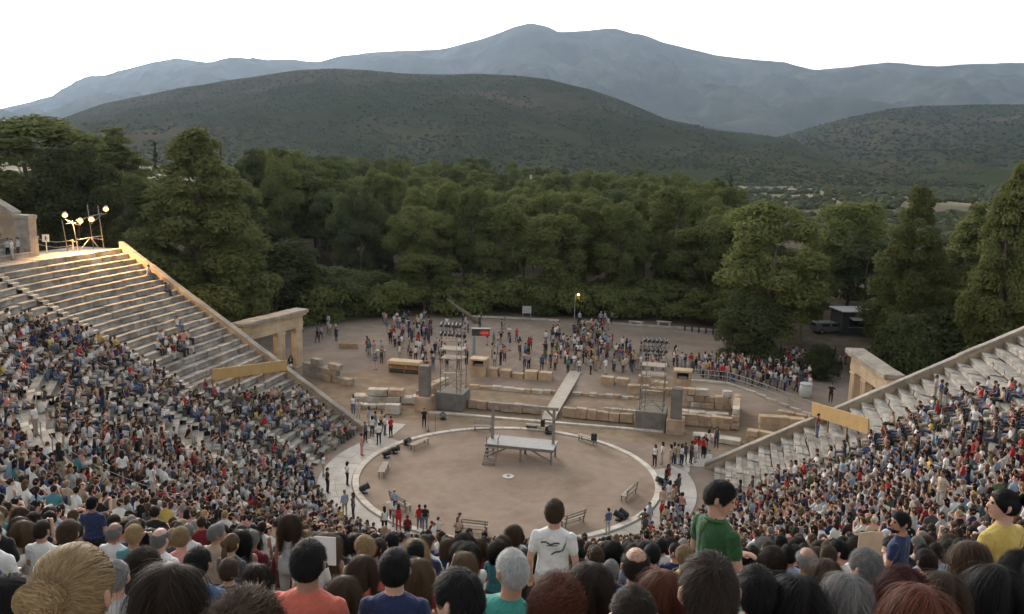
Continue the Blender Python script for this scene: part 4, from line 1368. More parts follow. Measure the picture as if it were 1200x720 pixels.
# sheds and vehicles under the trees
def shed(px0, px1, py, z):
    a, b = on_z(px0, py, z), on_z(px1, py, z)
    L_ = (b - a).length
    t = thing('dark_shed', 'dark flat-roofed shed with awning under the pines', 'shed', (a + b) / 2, math.atan2((b - a).y, (b - a).x))
    MB().box((0, 1.6, 1.45), (L_, 3.2, 2.9)).build('wall', M['dark_panel'], t, bevel=.02)
    MB().box((0, 1.5, 3.0), (L_ + .5, 3.9, .12)).build('roof', M['grey_panel'], t)
    MB().box((-.2, -.5, 2.15), (L_ * .6, 1.1, .05), tilt=(.2, 0)).build('awning', M['grey_panel'], t)
    MB().box((-.2, -.012, 1.5), (L_ * .55, .03, .9)).build('hatch', M['black'], t)
    MB().box((-.2, -.15, 1.0), (L_ * .6, .35, .06)).build('counter', M['grey_wood'], t)
def van(px, py, z, rz, label, L_=4.6, h=2.1, w=1.9, name='parked_van', cat='van', paint='white_paint'):
    t = thing(name, label, cat, on_z(px, py, z), rz)
    b = MB()
    hood = L_ * .22
    b.prism([(-L_ / 2, -w / 2, .35), (L_ / 2, -w / 2, .35), (L_ / 2, -w / 2, h * .5), (L_ / 2 - hood, -w / 2, h * .58), (L_ / 2 - hood - .55, -w / 2, h), (-L_ / 2 + .1, -w / 2, h), (-L_ / 2, -w / 2, h * .6)], (0, w, 0))
    b.build('body', M[paint], t, bevel=.06)
    ws = MB()
    a_, c_ = Vector((L_ / 2 - hood + .02, 0, h * .6)), Vector((L_ / 2 - hood - .5, 0, h * .97))
    ws.add([a_ + Vector((.03, -w * .44, 0)), a_ + Vector((.03, w * .44, 0)), c_ + Vector((.03, w * .40, 0)), c_ + Vector((.03, -w * .40, 0))], [(0, 1, 2, 3)])
    ws.build('windscreen', M['glass'], t)
    for s in (-1, 1):
        for x in (L_ * .12, -L_ * .2):
            MB().box((x, s * (w / 2 + .004), h * .77), (L_ * .24, .02, h * .25)).build('window', M['glass'], t)
    MB().box((-L_ / 2 - .004, 0, h * .78), (.02, w * .7, h * .24)).build('rear_window', M['glass'], t)
    for x in (L_ * .31, -L_ * .31):
        for s in (-1, 1):
            wl_ = MB().tube([(x, s * (w / 2 - .2), .33), (x, s * (w / 2 + .02), .33)], .33, 14).build('wheel', M['tyre'], t)
            MB().tube([(x, s * (w / 2 + .0), .33), (x, s * (w / 2 + .03), .33)], .18, 10).build('rim', M['steel'], wl_)
    for s in (-1, 1):
        MB().box((L_ / 2 + .003, s * w * .36, h * .42), (.03, .28, .16)).build('headlight', M['lens'], t)
shed(986, 1031, 393, .9)
van(1041, 384, .9, R(-100), 'white van parked beside the dark shed under the pines')
van(970, 390, .9, R(10), 'grey car parked under the pines between queue and dark shed', 4.2, 1.45, 1.75, 'parked_car', 'car', 'car_grey')
# ================================================================== trees
tr = np.random.default_rng(21)
def leaf_cloud(centres, radii, per, size, flat=0.75, shell=0.62, upbias=0.25):
    """needle tufts spread through clumps: elongated quads"""
    C, Rr = np.asarray(centres), np.asarray(radii)
    n_each = np.maximum(20, (per * (Rr / Rr.mean()) ** 2)).astype(int)
    own = np.repeat(np.arange(len(C)), n_each)
    N = len(own)
    d = tr.normal(size=(N, 3))
    d /= np.linalg.norm(d, axis=1)[:, None]
    d[:, 2] = np.where(d[:, 2] < -0.35, -d[:, 2], d[:, 2])
    rad = (shell + (1 - shell) * tr.random(N) ** 0.6) * (1 + 0.12 * tr.normal(size=N))
    p = C[own] + d * rad[:, None] * Rr[own][:, None] * np.array([1, 1, flat])
    nrm = d * np.array([1, 1, 1 / flat]) + 0.55 * tr.normal(size=(N, 3)) + np.array([0, 0, upbias])
    nrm /= np.linalg.norm(nrm, axis=1)[:, None]
    ax = np.cross(nrm, tr.normal(size=(N, 3)))
    ax /= np.linalg.norm(ax, axis=1)[:, None] + 1e-9
    sd = np.cross(ax, nrm)
    L_ = size * tr.uniform(.7, 1.4, N)[:, None]
    W_ = L_ * tr.uniform(.35, .6, N)[:, None]
    a, b = p - ax * L_ * .5, p + ax * L_ * .5
    V = np.stack([a - sd * W_ * .5, a + sd * W_ * .5, b + sd * W_ * .3, b - sd * W_ * .3], 1)
    F = np.arange(N * 4).reshape(N, 4)
    return V.reshape(-1, 3), F
def limb_mesh(trunk_pts, trunk_r, limbs):
    m = MB()
    m.tube(trunk_pts, trunk_r, 8)
    for a, b, r in limbs:
        a, b = Vector(a), Vector(b)
        k = a.lerp(b, .5) + Vector((0, 0, (b - a).length * .08))
        m.tube([a, k, b], [r, r * .65, r * .25], 5)
    return m.mesh('trunk', M['bark'], shade=True)
def make_pine(seed, H=16.0, crown_w=8.0, crown_lo=0.38, nclump=46, per=720, shape='round', size=.34, clump=(1.25, 2.3)):
    """unit tree standing at the origin: (trunk mesh, crown vertices/faces)"""
    g = np.random.default_rng(seed)
    cs, rs = [], []
    tries = 0
    while len(cs) < nclump and tries < 4000:
        tries += 1
        t = g.random()
        z = H * (crown_lo + (1 - crown_lo) * t)
        if shape == 'round':
            w = crown_w / 2 * math.sqrt(max(0, 1 - (abs(t - .52) / .56) ** 2.4))
        elif shape == 'cone':
            w = crown_w / 2 * (1 - t) ** .75 * (0.62 + .38 * min(1, t * 4)) + .35
        elif shape == 'spire':
            w = crown_w / 2 * min(1, t * 5 + .3) * (1 - t ** 2.5) + .1
        else:   # bush
            w = crown_w / 2 * math.sqrt(max(0, 1 - t ** 2.2))
        a = g.uniform(0, 6.283)
        rad = w * g.uniform(.18, 1.0) ** .6
        c = np.array([math.cos(a) * rad, math.sin(a) * rad, z])
        r = g.uniform(*clump) * (1.0 if shape in ('round', 'bush') else (.55 + .45 * (1 - t)))
        if any(np.linalg.norm((c - q) * np.array([1, 1, .95])) < .50 * (r + p) for q, p in zip(cs, rs)):
            continue
        cs.append(c)
        rs.append(r)
    V, F = leaf_cloud(cs, rs, per, size, flat=.95, upbias=.3 if shape != 'spire' else 1.0)
    bend = [Vector((g.uniform(-.5, .5), g.uniform(-.5, .5), 0)) for _ in range(3)]
    hz = H * .88
    pts = [Vector((0, 0, -1.5)), Vector((0, 0, 0)), Vector((0, 0, hz * .35)) + bend[0], Vector((0, 0, hz * .7)) + bend[1], Vector((0, 0, hz)) + bend[2]]
    rr_ = [.34, .27, .2, .13, .04]
    limbs = []
    for c in [cs[i] for i in g.permutation(len(cs))[:min(16, len(cs))]]:
        zz = max(H * .2, c[2] - np.hypot(c[0], c[1]) * g.uniform(.4, .9) - .4)
        zz = min(zz, hz * .9)
        s = zz / hz
        limbs.append((Vector((0, 0, zz)) + (bend[0] * min(1, s / .35) if s < .5 else bend[1]), c, .10))
    return limb_mesh(pts, [r * H / 16 for r in rr_], limbs), V, F
KINDS = {}
def proto(key, mats_, **kw):
    tm, V, F = make_pine(**kw)
    KINDS[key] = (tm, fastmesh('crown', V, F, [mats_[0]]), mats_, float(np.quantile(V[:, 2], .999)), 2 * float(np.quantile(np.hypot(V[:, 0], V[:, 1]), .97)))
proto('round1', [M['pine'], M['dark_pine']], seed=1, H=16, crown_w=9, nclump=26, crown_lo=.22)
proto('round2', [M['pine'], M['dark_pine']], seed=2, H=16, crown_w=8, nclump=22, crown_lo=.32)
proto('round3', [M['pine'], M['pale_pine']], seed=3, H=16, crown_w=10, nclump=28, crown_lo=.30)
proto('tall1', [M['pine'], M['pale_pine']], seed=4, H=18, crown_w=8, nclump=32, crown_lo=.12)
proto('cone1', [M['pale_pine'], M['pine']], seed=5, H=20, crown_w=11, nclump=105, crown_lo=.06, shape='cone', per=560, size=.26, clump=(1.1, 2.0))
proto('cone2', [M['pale_pine'], M['dark_pine']], seed=6, H=18, crown_w=8, nclump=84, crown_lo=.06, shape='cone', per=480, size=.27, clump=(1.0, 1.7))
proto('spire', [M['dark_pine']], seed=7, H=16, crown_w=2.6, nclump=46, crown_lo=.06, shape='spire', per=170, size=.34, clump=(.5, .8))
proto('bush1', [M['dark_pine'], M['pine'], M['shrub']], seed=8, H=7, crown_w=8, nclump=26, crown_lo=.12, shape='bush', per=560)
proto('bush2', [M['dark_pine'], M['pine']], seed=9, H=9, crown_w=8, nclump=28, crown_lo=.08, shape='bush', per=560)
PLACED = []
def tree(key, x, y, top_z, width, label, group=None, mi=0, gz=None, name='pine_tree', spin=None, cat='tree'):
    tm, cm, ms, H_, W_ = KINDS[key]
    g = world_ground(x, y) if gz is None else gz
    sz = (top_z - g) / H_
    sx = width / W_
    t = thing(name, label, cat, (x, y, g), tr.uniform(0, 6.283) if spin is None else spin, group)
    link('trunk', tm, t).scale = (max(sx, sz * .6), max(sx, sz * .6), sz)
    c = link('crown', cm, t)
    if min(mi, len(ms) - 1):
        c.material_slots[0].link = 'OBJECT'
        c.material_slots[0].material = ms[min(mi, len(ms) - 1)]
    c.scale = (sx, sx, sz)
    PLACED.append((x, y, width / 2))
    return t
def tree_px(key, px, py_top, w_px, dist, label, mi=0, name='pine_tree', group=None, cat='tree'):
    p = at_dist(px, py_top, dist)
    return tree(key, p.x, p.y, p.z, w_px * dist / FPX, label, group, mi, name=name, cat=cat)
# trees one can point at
tree_px('tall1', 22, 136, 150, 122, 'large dark rounded pine behind the stone pier of the upper tiers', 0)
tree_px('round1', 85, 172, 90, 112, 'rounded pine behind the glowing floodlights', 1)
tree_px('cone2', 132, 150, 85, 138, 'pale slender pine rising between the floodlights and the big conical pine', 0)
tree_px('cone1', 228, 153, 165, 96, 'big pale green conical pine beside the floodlit sloping wall', 0)
tree_px('cone2', 168, 215, 90, 104, 'pale pine tucked behind the floodlit corner of the wall', 1)
tree_px('spire', 181, 166, 10, 240, 'thin dark cypress far behind the pale slender pine', name='cypress_tree')
tree_px('spire', 258, 168, 7, 260, 'thin dark cypress far behind the big conical pine', name='cypress_tree')
tree_px('cone2', 294, 176, 52, 150, 'dark pointed conifer next to the big conical pine', 1, 'conifer_tree')
tree_px('cone2', 330, 176, 56, 158, 'second dark pointed conifer from the big conical pine', 1, 'conifer_tree')
tree_px('round1', 372, 199, 95, 152, 'rounded pine behind the second dark pointed conifer', 0)
tree_px('bush2', 318, 282, 130, 108, 'broad dark bushy tree behind the two-bay gateway', 0, 'bushy_tree')
tree_px('bush2', 262, 300, 120, 100, 'dark bushy tree below the big conical pine behind the sloping wall', 0, 'bushy_tree')
tree_px('bush2', 385, 312, 100, 113, 'dark bushy tree between the gateway tree and the forecourt crowd', 0, 'bushy_tree')
tree_px('bush1', 440, 318, 80, 118, 'low dark bushy tree behind the forecourt crowd', 0, 'bushy_tree')
tree_px('round2', 498, 298, 72, 116, 'small rounded pine behind the leaning trunk', 0)
tree_px('tall1', 512, 248, 54, 128, 'slim tall pine above the leaning trunk', 0)
tree_px('tall1', 588, 238, 66, 122, 'tall pine behind the information board', 0)
tree_px('round2', 652, 250, 78, 116, 'umbrella-topped pine with pale bare trunk beside the lamp post', 0)
tree_px('bush1', 636, 348, 40, 113, 'small green bush at the wood edge by the information board', 1, 'bush', cat='bush')
tree_px('bush1', 679, 350, 34, 117, 'reddish brown bush behind the lamp post', 2, 'bush', cat='bush')
tree_px('round3', 690, 227, 84, 136, 'broad pale-topped pine behind the umbrella-topped pine', 1)
tree_px('tall1', 735, 250, 62, 124, 'tall pine behind the low stone benches', 0)
tree_px('tall1', 795, 219, 74, 126, 'tallest rounded pine behind the bollards', 0)
tree_px('round2', 830, 262, 84, 118, 'rounded pine between the bollards and the forecourt pine', 0)
tree_px('spire', 857, 205, 11, 190, 'tall thin cypress standing out against the valley', name='cypress_tree')
tree_px('round1', 840, 213, 56, 185, 'dark rounded pine beside the valley cypress', 1)
tree_px('round1', 815, 214, 50, 190, 'second dark rounded pine from the valley cypress', 1)
tree_px('tall1', 912, 236, 116, 96, 'big forecourt pine with several rounded crowns by the queue', 0)
tree_px('bush2', 880, 345, 76, 92, 'dark bushy growth at the foot of the forecourt pine', 0, 'bushy_tree')
tree_px('round2', 946, 305, 62, 104, 'rounded pine between the forecourt pine and the dark shed', 0)
tree_px('round3', 1003, 236, 96, 132, 'rounded pine rising behind the dark shed', 0)
tree_px('round1', 1022, 280, 90, 128, 'dark rounded pine over the dark shed', 1)
tree_px('cone1', 1080, 220, 88, 100, 'pale feathery pine with pointed top beyond the sloping wall', 0)
tree_px('cone2', 1148, 238, 84, 112, 'pale feathery pine second from the stone gateway', 0)
tree_px('cone2', 1196, 192, 80, 92, 'tall pale feathery pine where the sloping wall is highest', 0)
tree_px('cone1', 1262, 205, 120, 98, 'pale conical pine past the high end of the sloping wall', 0)
for px, py, w, d, lab in [(1062, 368, 70, 88, 'dark bush behind the half hidden gateway'), (1110, 360, 90, 96, 'dark bush beside the gateway bush above the wall'),
                          (965, 405, 44, 88, 'small dark bush at the end of the queue'), (1158, 345, 70, 104, 'dark bush above the wall near the strolling visitors')]:
    tree_px('bush1', px, py, w, d, lab, 0, 'bush', cat='bush')
# the wood behind
wood_lab = {'round1': 'rounded pine', 'round2': 'narrow rounded pine', 'round3': 'flat-topped broad pine', 'tall1': 'many-clumped pine', 'cone2': 'pointed conifer'}
made = 0
tries = 0
while made < 275 and tries < 14000:
    tries += 1
    d = 117 + 250 * tr.random() ** 1.15
    lo, hi = 285, 880 - 60 * smooth(200, 300, d)
    px = tr.uniform(lo if d > 140 else 395, hi)
    p = at_dist(px, 200, d)
    if any((p.x - x) ** 2 + (p.y - y) ** 2 < (2.1 + .5 * w) ** 2 for x, y, w in PLACED):
        continue
    u, v = UV(p.x, p.y)
    if v < float(edge_v(u)) + 3: continue
    key = tr.choice(['round1', 'round2', 'round3', 'tall1', 'cone2'], p=[.3, .25, .24, .18, .03])
    h = tr.uniform(12.5, 17.0) if d < 170 else tr.uniform(12.5, 16.5)
    dk = 1 if key == 'cone2' else int(tr.random() < .22)
    where = 'at the front of the wood' if d < 150 else ('in the middle of the wood' if d < 230 else 'far back in the wood')
    lab = ('tall ' if h > 14.7 else 'short ') + {0: 'green ', 1: 'pale ' if key in ('round3', 'tall1') else 'dark '}[dk] + wood_lab[key] + ' ' + where
    tree(key, p.x, p.y, world_ground(p.x, p.y) + h, tr.uniform(6.2, 8.8) * (.85 if key in ('tall1', 'cone2') else 1), lab, 'trees of the wood behind the forecourt', dk)
    made += 1
made = 0
tries = 0
while made < 34 and tries < 3000:
    tries += 1
    d = 106 + 110 * tr.random()
    px = tr.uniform(-130, 300)
    p = at_dist(px, 200, d)
    if any((p.x - x) ** 2 + (p.y - y) ** 2 < (2.2 + .5 * w) ** 2 for x, y, w in PLACED):
        continue
    key = tr.choice(['tall1', 'round1', 'cone2', 'bush2'])
    top = at_dist(px, tr.uniform(190, 235), d).z
    tree(key, p.x, p.y, max(top, world_ground(p.x, p.y) + 6), tr.uniform(7, 10), {'round1': 'rounded pine', 'tall1': 'many-clumped pine', 'cone2': 'pointed pine', 'bush2': 'bushy tree'}[key] + ' on the slope behind the floodlight rig',
         'trees on the slope behind the rig', int(tr.random() < .3))
    made += 1
# thinner wood on the valley side
made = 0
tries = 0
while made < 46 and tries < 4000:
    tries += 1
    d = 108 + 75 * tr.random()
    px = tr.uniform(860, 1330)
    if 965 < px < 1060 and d < 128: continue
    p = at_dist(px, 200, d)
    if any((p.x - x) ** 2 + (p.y - y) ** 2 < (2.4 + .55 * w) ** 2 for x, y, w in PLACED):
        continue
    key = tr.choice(['round1', 'round2', 'cone2', 'tall1'])
    z = CAM[2] - d * tr.uniform(.085, .12)
    tree(key, p.x, p.y, max(z, world_ground(p.x, p.y) + 5), tr.uniform(5.5, 8.5), {'round1': 'rounded pine', 'round2': 'narrow rounded pine', 'cone2': 'pale pointed pine', 'tall1': 'many-clumped pine'}[key] + ' in the belt of trees below the valley',
         'trees between the shed and the valley', int(tr.random() < .3))
    made += 1
# undergrowth along the wood edge, too mixed to count
cs, rs = [], []
for k in range(330):
    u = tr.uniform(-36, 18)
    v = float(edge_v(u)) + 1.5 + 11 * tr.random() ** 1.3
    w = T(u, v)
    cs.append((w.x, w.y, world_ground(w.x, w.y) + tr.uniform(.3, 3.4)))
    rs.append(tr.uniform(.8, 2.0))
V, F = leaf_cloud(cs, rs, 190, .36)
tag(link('undergrowth', fastmesh('undergrowth', V, F, [M['pine']])), 'dark undergrowth along the edge of the pine wood', 'undergrowth', kind='stuff')
# ================================================================== people
pr_ = np.random.default_rng(77)
prr = random.Random(77)
M['skin'] = attr_mat('skin', 'skin', 0.5, 0.35, bump=.15, bscale=60, vary=.10)
M['shirt'] = attr_mat('shirt', 'shirt', 0.85, 0.15, bump=.8, bscale=6, vary=.12, sheen=.15, deep=.05)
M['trousers'] = attr_mat('trousers', 'trousers', 0.85, 0.15, bump=.6, bscale=14, vary=.10)
M['shoes'] = mat('shoes', (.04, .035, .03), .6, (.07, .06, .05), 9.0)
M['eye'] = mat('eye', (.03, .02, .015), .2, spec=.6)
M['lips'] = attr_mat('lips', 'lips', 0.5, 0.3)
M['hair'] = attr_mat('hair', 'hair', 0.58, 0.16, strand=True)
M['hair_plain'] = attr_mat('hair_plain', 'hair', 0.7, 0.1, bump=1.0, bscale=90)
M['polo_collar'] = mat('polo_collar', (.03, .10, .03), .85, (.04, .12, .04), 30.0)
M['crowd'] = attr_mat('crowd', 'person_color', 0.8, 0.2, kind='GEOMETRY', bump=.5, bscale=9)
BODY_MATS = [M['skin'], M['shirt'], M['trousers'], M['shoes'], M['eye'], M['lips']]
HEAD_C, STAND_UP, HEAD_S = 0.757, 0.83, 1.07

def ring_loft(rings, n=14):
    """rings: (centre, half-axis vector a, half-axis vector b) -> closed piece"""
    V, F = [], []
    for c, a, b in rings:
        for k in range(n):
            t = 2 * math.pi * k / n
            V.append(tuple(Vector(c) + Vector(a) * math.cos(t) + Vector(b) * math.sin(t)))
    for i in range(len(rings) - 1):
        for k in range(n):
            k2 = (k + 1) % n
            F.append((i * n + k, i * n + k2, (i + 1) * n + k2, (i + 1) * n + k))
    F.append(tuple(reversed(range(n))))
    F.append(tuple((len(rings) - 1) * n + k for k in range(n)))
    return V, F
def limb(pts, rad, n=10):
    m = MB()
    p = [Vector(q) for q in pts]
    d0, d1 = (p[0] - p[1]).normalized(), (p[-1] - p[-2]).normalized()
    p = [p[0] + d0 * rad[0] * .6] + p + [p[-1] + d1 * rad[-1] * .6]
    m.tube(p, [rad[0] * .55] + list(rad) + [rad[-1] * .55], n)
    return m.v, m.f
def ball(c, r, n=10):
    c = Vector(c)
    r = Vector(r) if not isinstance(r, (int, float)) else Vector((r, r, r))
    rings = []
    for k in range(1, 8):
        t = math.pi * k / 8
        rings.append((c + Vector((0, 0, -math.cos(t) * r.z)), Vector((math.sin(t) * r.x, 0, 0)), Vector((0, math.sin(t) * r.y, 0))))
    return ring_loft(rings, n)
SKIN, SHIRT, TROU, SHOE, EYE, LIPS = range(6)

def body_pieces(pose='sit', arms='lap', lean=0.08, yaw=0.0, nod=0.0, fem=False, sleeve='short', fingers=True, girth=1.0):
    """closed pieces of one figure facing +Y; returns pieces and the head's centre"""
    P = []
    up_ = STAND_UP if pose != 'sit' else 0.0
    piv = Vector((0, 0, .10 + up_))
    rot = Matrix.Rotation(-lean, 3, 'X')
    def tz(x, y, z):
        return piv + rot @ (Vector((x, y, z + up_)) - piv)
    def tv(v):
        return rot @ Vector(v)
    sw = (.90 if fem else 1.0)
    g = girth
    wst = .135 if fem else .158
    tor = [(.015, .165 * g, .115 * g, 0), (.07, (.185 if fem else .178) * g, .135 * g, -.005), (.16, .172 * g, .125 * g, -.005), (.26, wst * g, .108 * g, 0), (.36, .160 * g * sw ** .5, .118 * g, .006),
           (.44, .176 * sw, .122 * g, .006), (.50, .190 * sw, .105, -.004), (.545, .178 * sw, .085, -.012), (.575, .125 * sw, .068, -.014), (.600, .072, .060, -.012)]
    P.append((SHIRT, ring_loft([(tz(0, y, z), tv((a, 0, 0)), tv((0, b, 0))) for z, a, b, y in tor], 18)))
    hips = [(.0 + up_, .16 * g, .12 * g), (.05 + up_, .186 * g, .145 * g), (.125 + up_, .180 * g, .135 * g)]
    P.append((TROU, ring_loft([((0, -.005, z), (a, 0, 0), (0, b, 0)) for z, a, b in hips], 16)))
    if fem:
        for s in (-1, 1):
            P.append((SHIRT, ball(tz(s * .075, .095, .40), (.062, .055, .06))))
    # neck and head; the head stays upright and turns by yaw
    nb = tz(0, -.012, .57)
    hc = tz(0, .01, HEAD_C) * .5 + Vector((0, math.sin(lean) * .42 + .012, HEAD_C + up_ - (1 - math.cos(lean)) * .5)) * .5
    hr = Matrix.Rotation(yaw, 3, 'Z') @ Matrix.Rotation(-nod, 3, 'X')
    def hd(x, y, z):
        return hc + hr @ Vector((x, y, z * .93)) * HEAD_S
    P.append((SKIN, limb([nb, nb.lerp(hd(0, -.02, -.08), .5), hd(0, -.018, -.06)], [.066 if not fem else .056, .061 if not fem else .051, .061 if not fem else .052], 12)))
    prof = [(-.128, .018, .062, .016), (-.118, .034, .048, .036), (-.10, .048, .030, .058), (-.07, .0635, .012, .082), (-.035, .0715, .004, .093), (.0, .0755, -.003, .0975), (.035, .0755, -.006, .097),
            (.07, .0655, -.006, .084), (.095, .051, -.006, .065), (.111, .033, -.006, .042), (.118, .014, -.006, .018)]
    P.append((SKIN, ring_loft([(hd(0, yc, z), hr @ Vector((a, 0, 0)) * HEAD_S, hr @ Vector((0, b, 0)) * HEAD_S) for z, a, yc, b in prof], 18)))
    P.append((SKIN, ring_loft([(hd(0, .088, .012), hr @ Vector((.010, 0, 0)), hr @ Vector((0, .008, 0))), (hd(0, .104, -.018), hr @ Vector((.013, 0, 0)), hr @ Vector((0, .012, 0))),
                               (hd(0, .110, -.034), hr @ Vector((.019, 0, 0)), hr @ Vector((0, .014, 0))), (hd(0, .098, -.044), hr @ Vector((.012, 0, 0)), hr @ Vector((0, .008, 0)))], 8)))
    P.append((SKIN, ring_loft([(hd(-.05, .074, .034), hr @ Vector((0, .010, 0)), hr @ Vector((0, 0, .009))), (hd(0, .092, .033), hr @ Vector((0, .010, 0)), hr @ Vector((0, 0, .009))),
                               (hd(.05, .074, .034), hr @ Vector((0, .010, 0)), hr @ Vector((0, 0, .009)))], 8)))
    for s in (-1, 1):
        P.append((EYE, ball(hd(s * .031, .086, .012), (.011, .008, .006), 8)))
        e = [hd(s * .076, -.008, -.045), hd(s * .088, -.018, -.016), hd(s * .087, -.022, .016)]
        P.append((SKIN, limb([e[0], e[1], e[2]], [.012, .018, .017], 8)))
    P.append((LIPS, limb([hd(-.022, .083, -.070), hd(0, .094, -.069), hd(.022, .083, -.070)], [.006, .010, .006], 8)))
    # arms
    for s in (-1, 1):
        sh = tz(s * .168 * sw, -.012, .520)
        if arms == 'lap':
            el, wr = tz(s * .225 * sw, .045, .265), Vector((s * .13, .27, .15 + up_))
        elif arms == 'knees':
            el, wr = tz(s * .23 * sw, .14, .30), Vector((s * .11, .43, .17 + up_))
        elif arms == 'chin':
            el, wr = (tz(s * .16, .20, .22), tz(s * .05, .20, .58)) if s > 0 else (tz(s * .22 * sw, .06, .265), Vector((s * .10, .30, .16 + up_)))
        elif arms == 'phone':
            el, wr = tz(s * .23 * sw, .17, .33), tz(s * .07, .33, .58)
        elif arms == 'hip':
            el, wr = tz(s * .36, -.10, .285), tz(s * .20, .03, .13)
        elif arms == 'fold':
            el, wr = tz(s * .23 * sw, .03, .27), tz(-s * .06, .20, .31)
        elif arms == 'point':
            el, wr = (tz(s * .34, .17, .45), tz(s * .42, .38, .47)) if s > 0 else (tz(s * .235 * sw, -.02, .26), tz(s * .24, .06, .02))
        elif arms == 'head':
            el, wr = (tz(s * .33, .05, .60), tz(s * .13, .10, .74)) if s > 0 else (tz(s * .225 * sw, .045, .265), Vector((s * .13, .27, .15 + up_)))
        else:
            el, wr = tz(s * .232 * sw, -.025, .255), tz(s * .235 * sw, .06, .03)
        thin = .86 if fem else 1.0
        P.append((SKIN if sleeve == 'none' else SHIRT, limb([sh, sh.lerp(el, .25)], [.058 * thin, .056 * thin], 10)))
        P.append((SKIN, limb([sh.lerp(el, .2), sh.lerp(el, .6), el], [.047 * thin, .043 * thin, .037 * thin], 10)))
        if sleeve == 'short':
            P.append((SHIRT, limb([sh, sh.lerp(el, .35), sh.lerp(el, .6)], [.060 * thin, .058 * thin, .054 * thin], 10)))
        if sleeve == 'long':
            P.append((SHIRT, limb([sh, el], [.058 * thin, .047 * thin], 10)))
            P.append((SHIRT, limb([el, el.lerp(wr, .92)], [.047 * thin, .036 * thin], 10)))
        P.append((SKIN, limb([el, el.lerp(wr, .35), wr], [.037 * thin, .038 * thin, .026 * thin], 10)))
        d = (wr - el).normalized()
        if arms in ('lap', 'knees'):
            d = (d * .6 + Vector((-s * .25, .75, -.1))).normalized()
        side = d.cross(Vector((0, 0, 1)))
        side = Vector((1, 0, 0)) if side.length < .05 else side.normalized()
        nrm = side.cross(d).normalized()
        pc = wr + d * .045
        P.append((SKIN, ring_loft([(wr, side * .024, nrm * .018), (pc, side * .040, nrm * .015), (wr + d * .085, side * .040, nrm * .013), (wr + d * .095, side * .034, nrm * .009)], 8)))
        if fingers:
            for q, ln in ((-.030, .060), (-.010, .074), (.010, .070), (.029, .055)):
                b0 = wr + d * .085 + side * q
                P.append((SKIN, limb([b0, b0 + d * ln * .5 - nrm * .008, b0 + d * ln * .85 - nrm * .028], [.0095, .009, .0075], 6)))
            tb = wr + d * .03 + side * (-s * .034)
            P.append((SKIN, limb([tb, tb + d * .03 + side * (-s * .022), tb + d * .06 + side * (-s * .022) - nrm * .01], [.012, .0105, .009], 6)))
    # legs
    for s in (-1, 1):
        if pose == 'sit':
            hp, kn, an = Vector((s * .09, .03, .075)), Vector((s * .115, .45, .085)), Vector((s * .12, .44, -.32))
            ft = Vector((0, 1, 0))
        elif pose == 'step':
            hp = Vector((s * .09, 0, .07 + up_))
            kn = Vector((s * .10, .16 * s + .05, .47)) if s > 0 else Vector((s * .10, -.05, .46))
            an = Vector((s * .10, .17 * s, .08)) if s > 0 else Vector((s * .10, -.25, .10))
            ft = Vector((0, 1, 0))
        else:
            hp, kn, an = Vector((s * .09, 0, .07 + up_)), Vector((s * .105, .015, .47)), Vector((s * .11, -.02, .08))
            ft = Vector((s * .25, 1, 0)).normalized()
        P.append((TROU, limb([hp, hp.lerp(kn, .5), kn], [.092 * g, .080 * g, .060], 12)))
        P.append((TROU, limb([kn, kn.lerp(an, .35), an], [.060, .060, .043], 12)))
        P.append((SHOE, ring_loft([(an + ft * -.055 + Vector((0, 0, -.015)), (.030, 0, 0), (0, 0, .050)), (an + ft * .04 + Vector((0, 0, -.025)), (.040, 0, 0), (0, 0, .048)),
                                   (an + ft * .13 + Vector((0, 0, -.045)), (.045, 0, 0), (0, 0, .028)), (an + ft * .185 + Vector((0, 0, -.055)), (.028, 0, 0), (0, 0, .016))], 10)))
    return P, hc

def remesh_body(P, voxel, target=None, smooth_it=2, extra=None):
    """union of the pieces as one continuous surface, each face keeping the kind of the piece it lies on"""
    V, F = [], []
    for _c, (v, f) in P:
        b = len(V)
        V += v
        F += [tuple(b + i for i in q) for q in f]
    me = bpy.data.meshes.new('tmp')
    me.from_pydata(V, [], F)
    bm = bmesh.new()
    bm.from_mesh(me)
    bmesh.ops.recalc_face_normals(bm, faces=bm.faces)
    bm.to_mesh(me)
    bm.free()
    o = bpy.data.objects.new('tmp', me)
    col.objects.link(o)
    rm = o.modifiers.new('r', 'REMESH')
    rm.mode = 'VOXEL'
    rm.voxel_size = voxel
    if smooth_it:
        s = o.modifiers.new('s', 'SMOOTH')
        s.iterations = smooth_it
        s.factor = .5
    dg = bpy.context.evaluated_depsgraph_get()
    out = bpy.data.meshes.new_from_object(o.evaluated_get(dg))
    bpy.data.objects.remove(o)
    trees = []
    for c in range(6):
        vv, ff = [], []
        for k, (v, f) in P:
            if k == c:
                b = len(vv)
                vv += v
                ff += [tuple(b + i for i in q) for q in f]
        trees.append(BVHTree.FromPolygons(vv, ff) if ff else None)
    nf = len(out.polygons)
    cen = np.empty(nf * 3, np.float32)
    out.polygons.foreach_get('center', cen)
    cen = cen.reshape(-1, 3)
    cat = np.zeros(nf, np.int32)
    bias = (0.0, -.003, -.002, -.002, -.004, -.0035)
    for i in range(nf):
        p = Vector(cen[i])
        best, bc = 9, 0
        for c, t in enumerate(trees):
            if t is None: continue
            h = t.find_nearest(p, .08)
            if h[0] is not None and h[3] + bias[c] < best:
                best, bc = h[3] + bias[c], c
        cat[i] = bc
    for m in BODY_MATS:
        out.materials.append(m)
    out.polygons.foreach_set('material_index', cat)
    out.polygons.foreach_set('use_smooth', np.ones(nf, bool))
    if target and nf * 2 > target:
        out = decimate(out, target / (nf * 2))
    out.update()
    return out
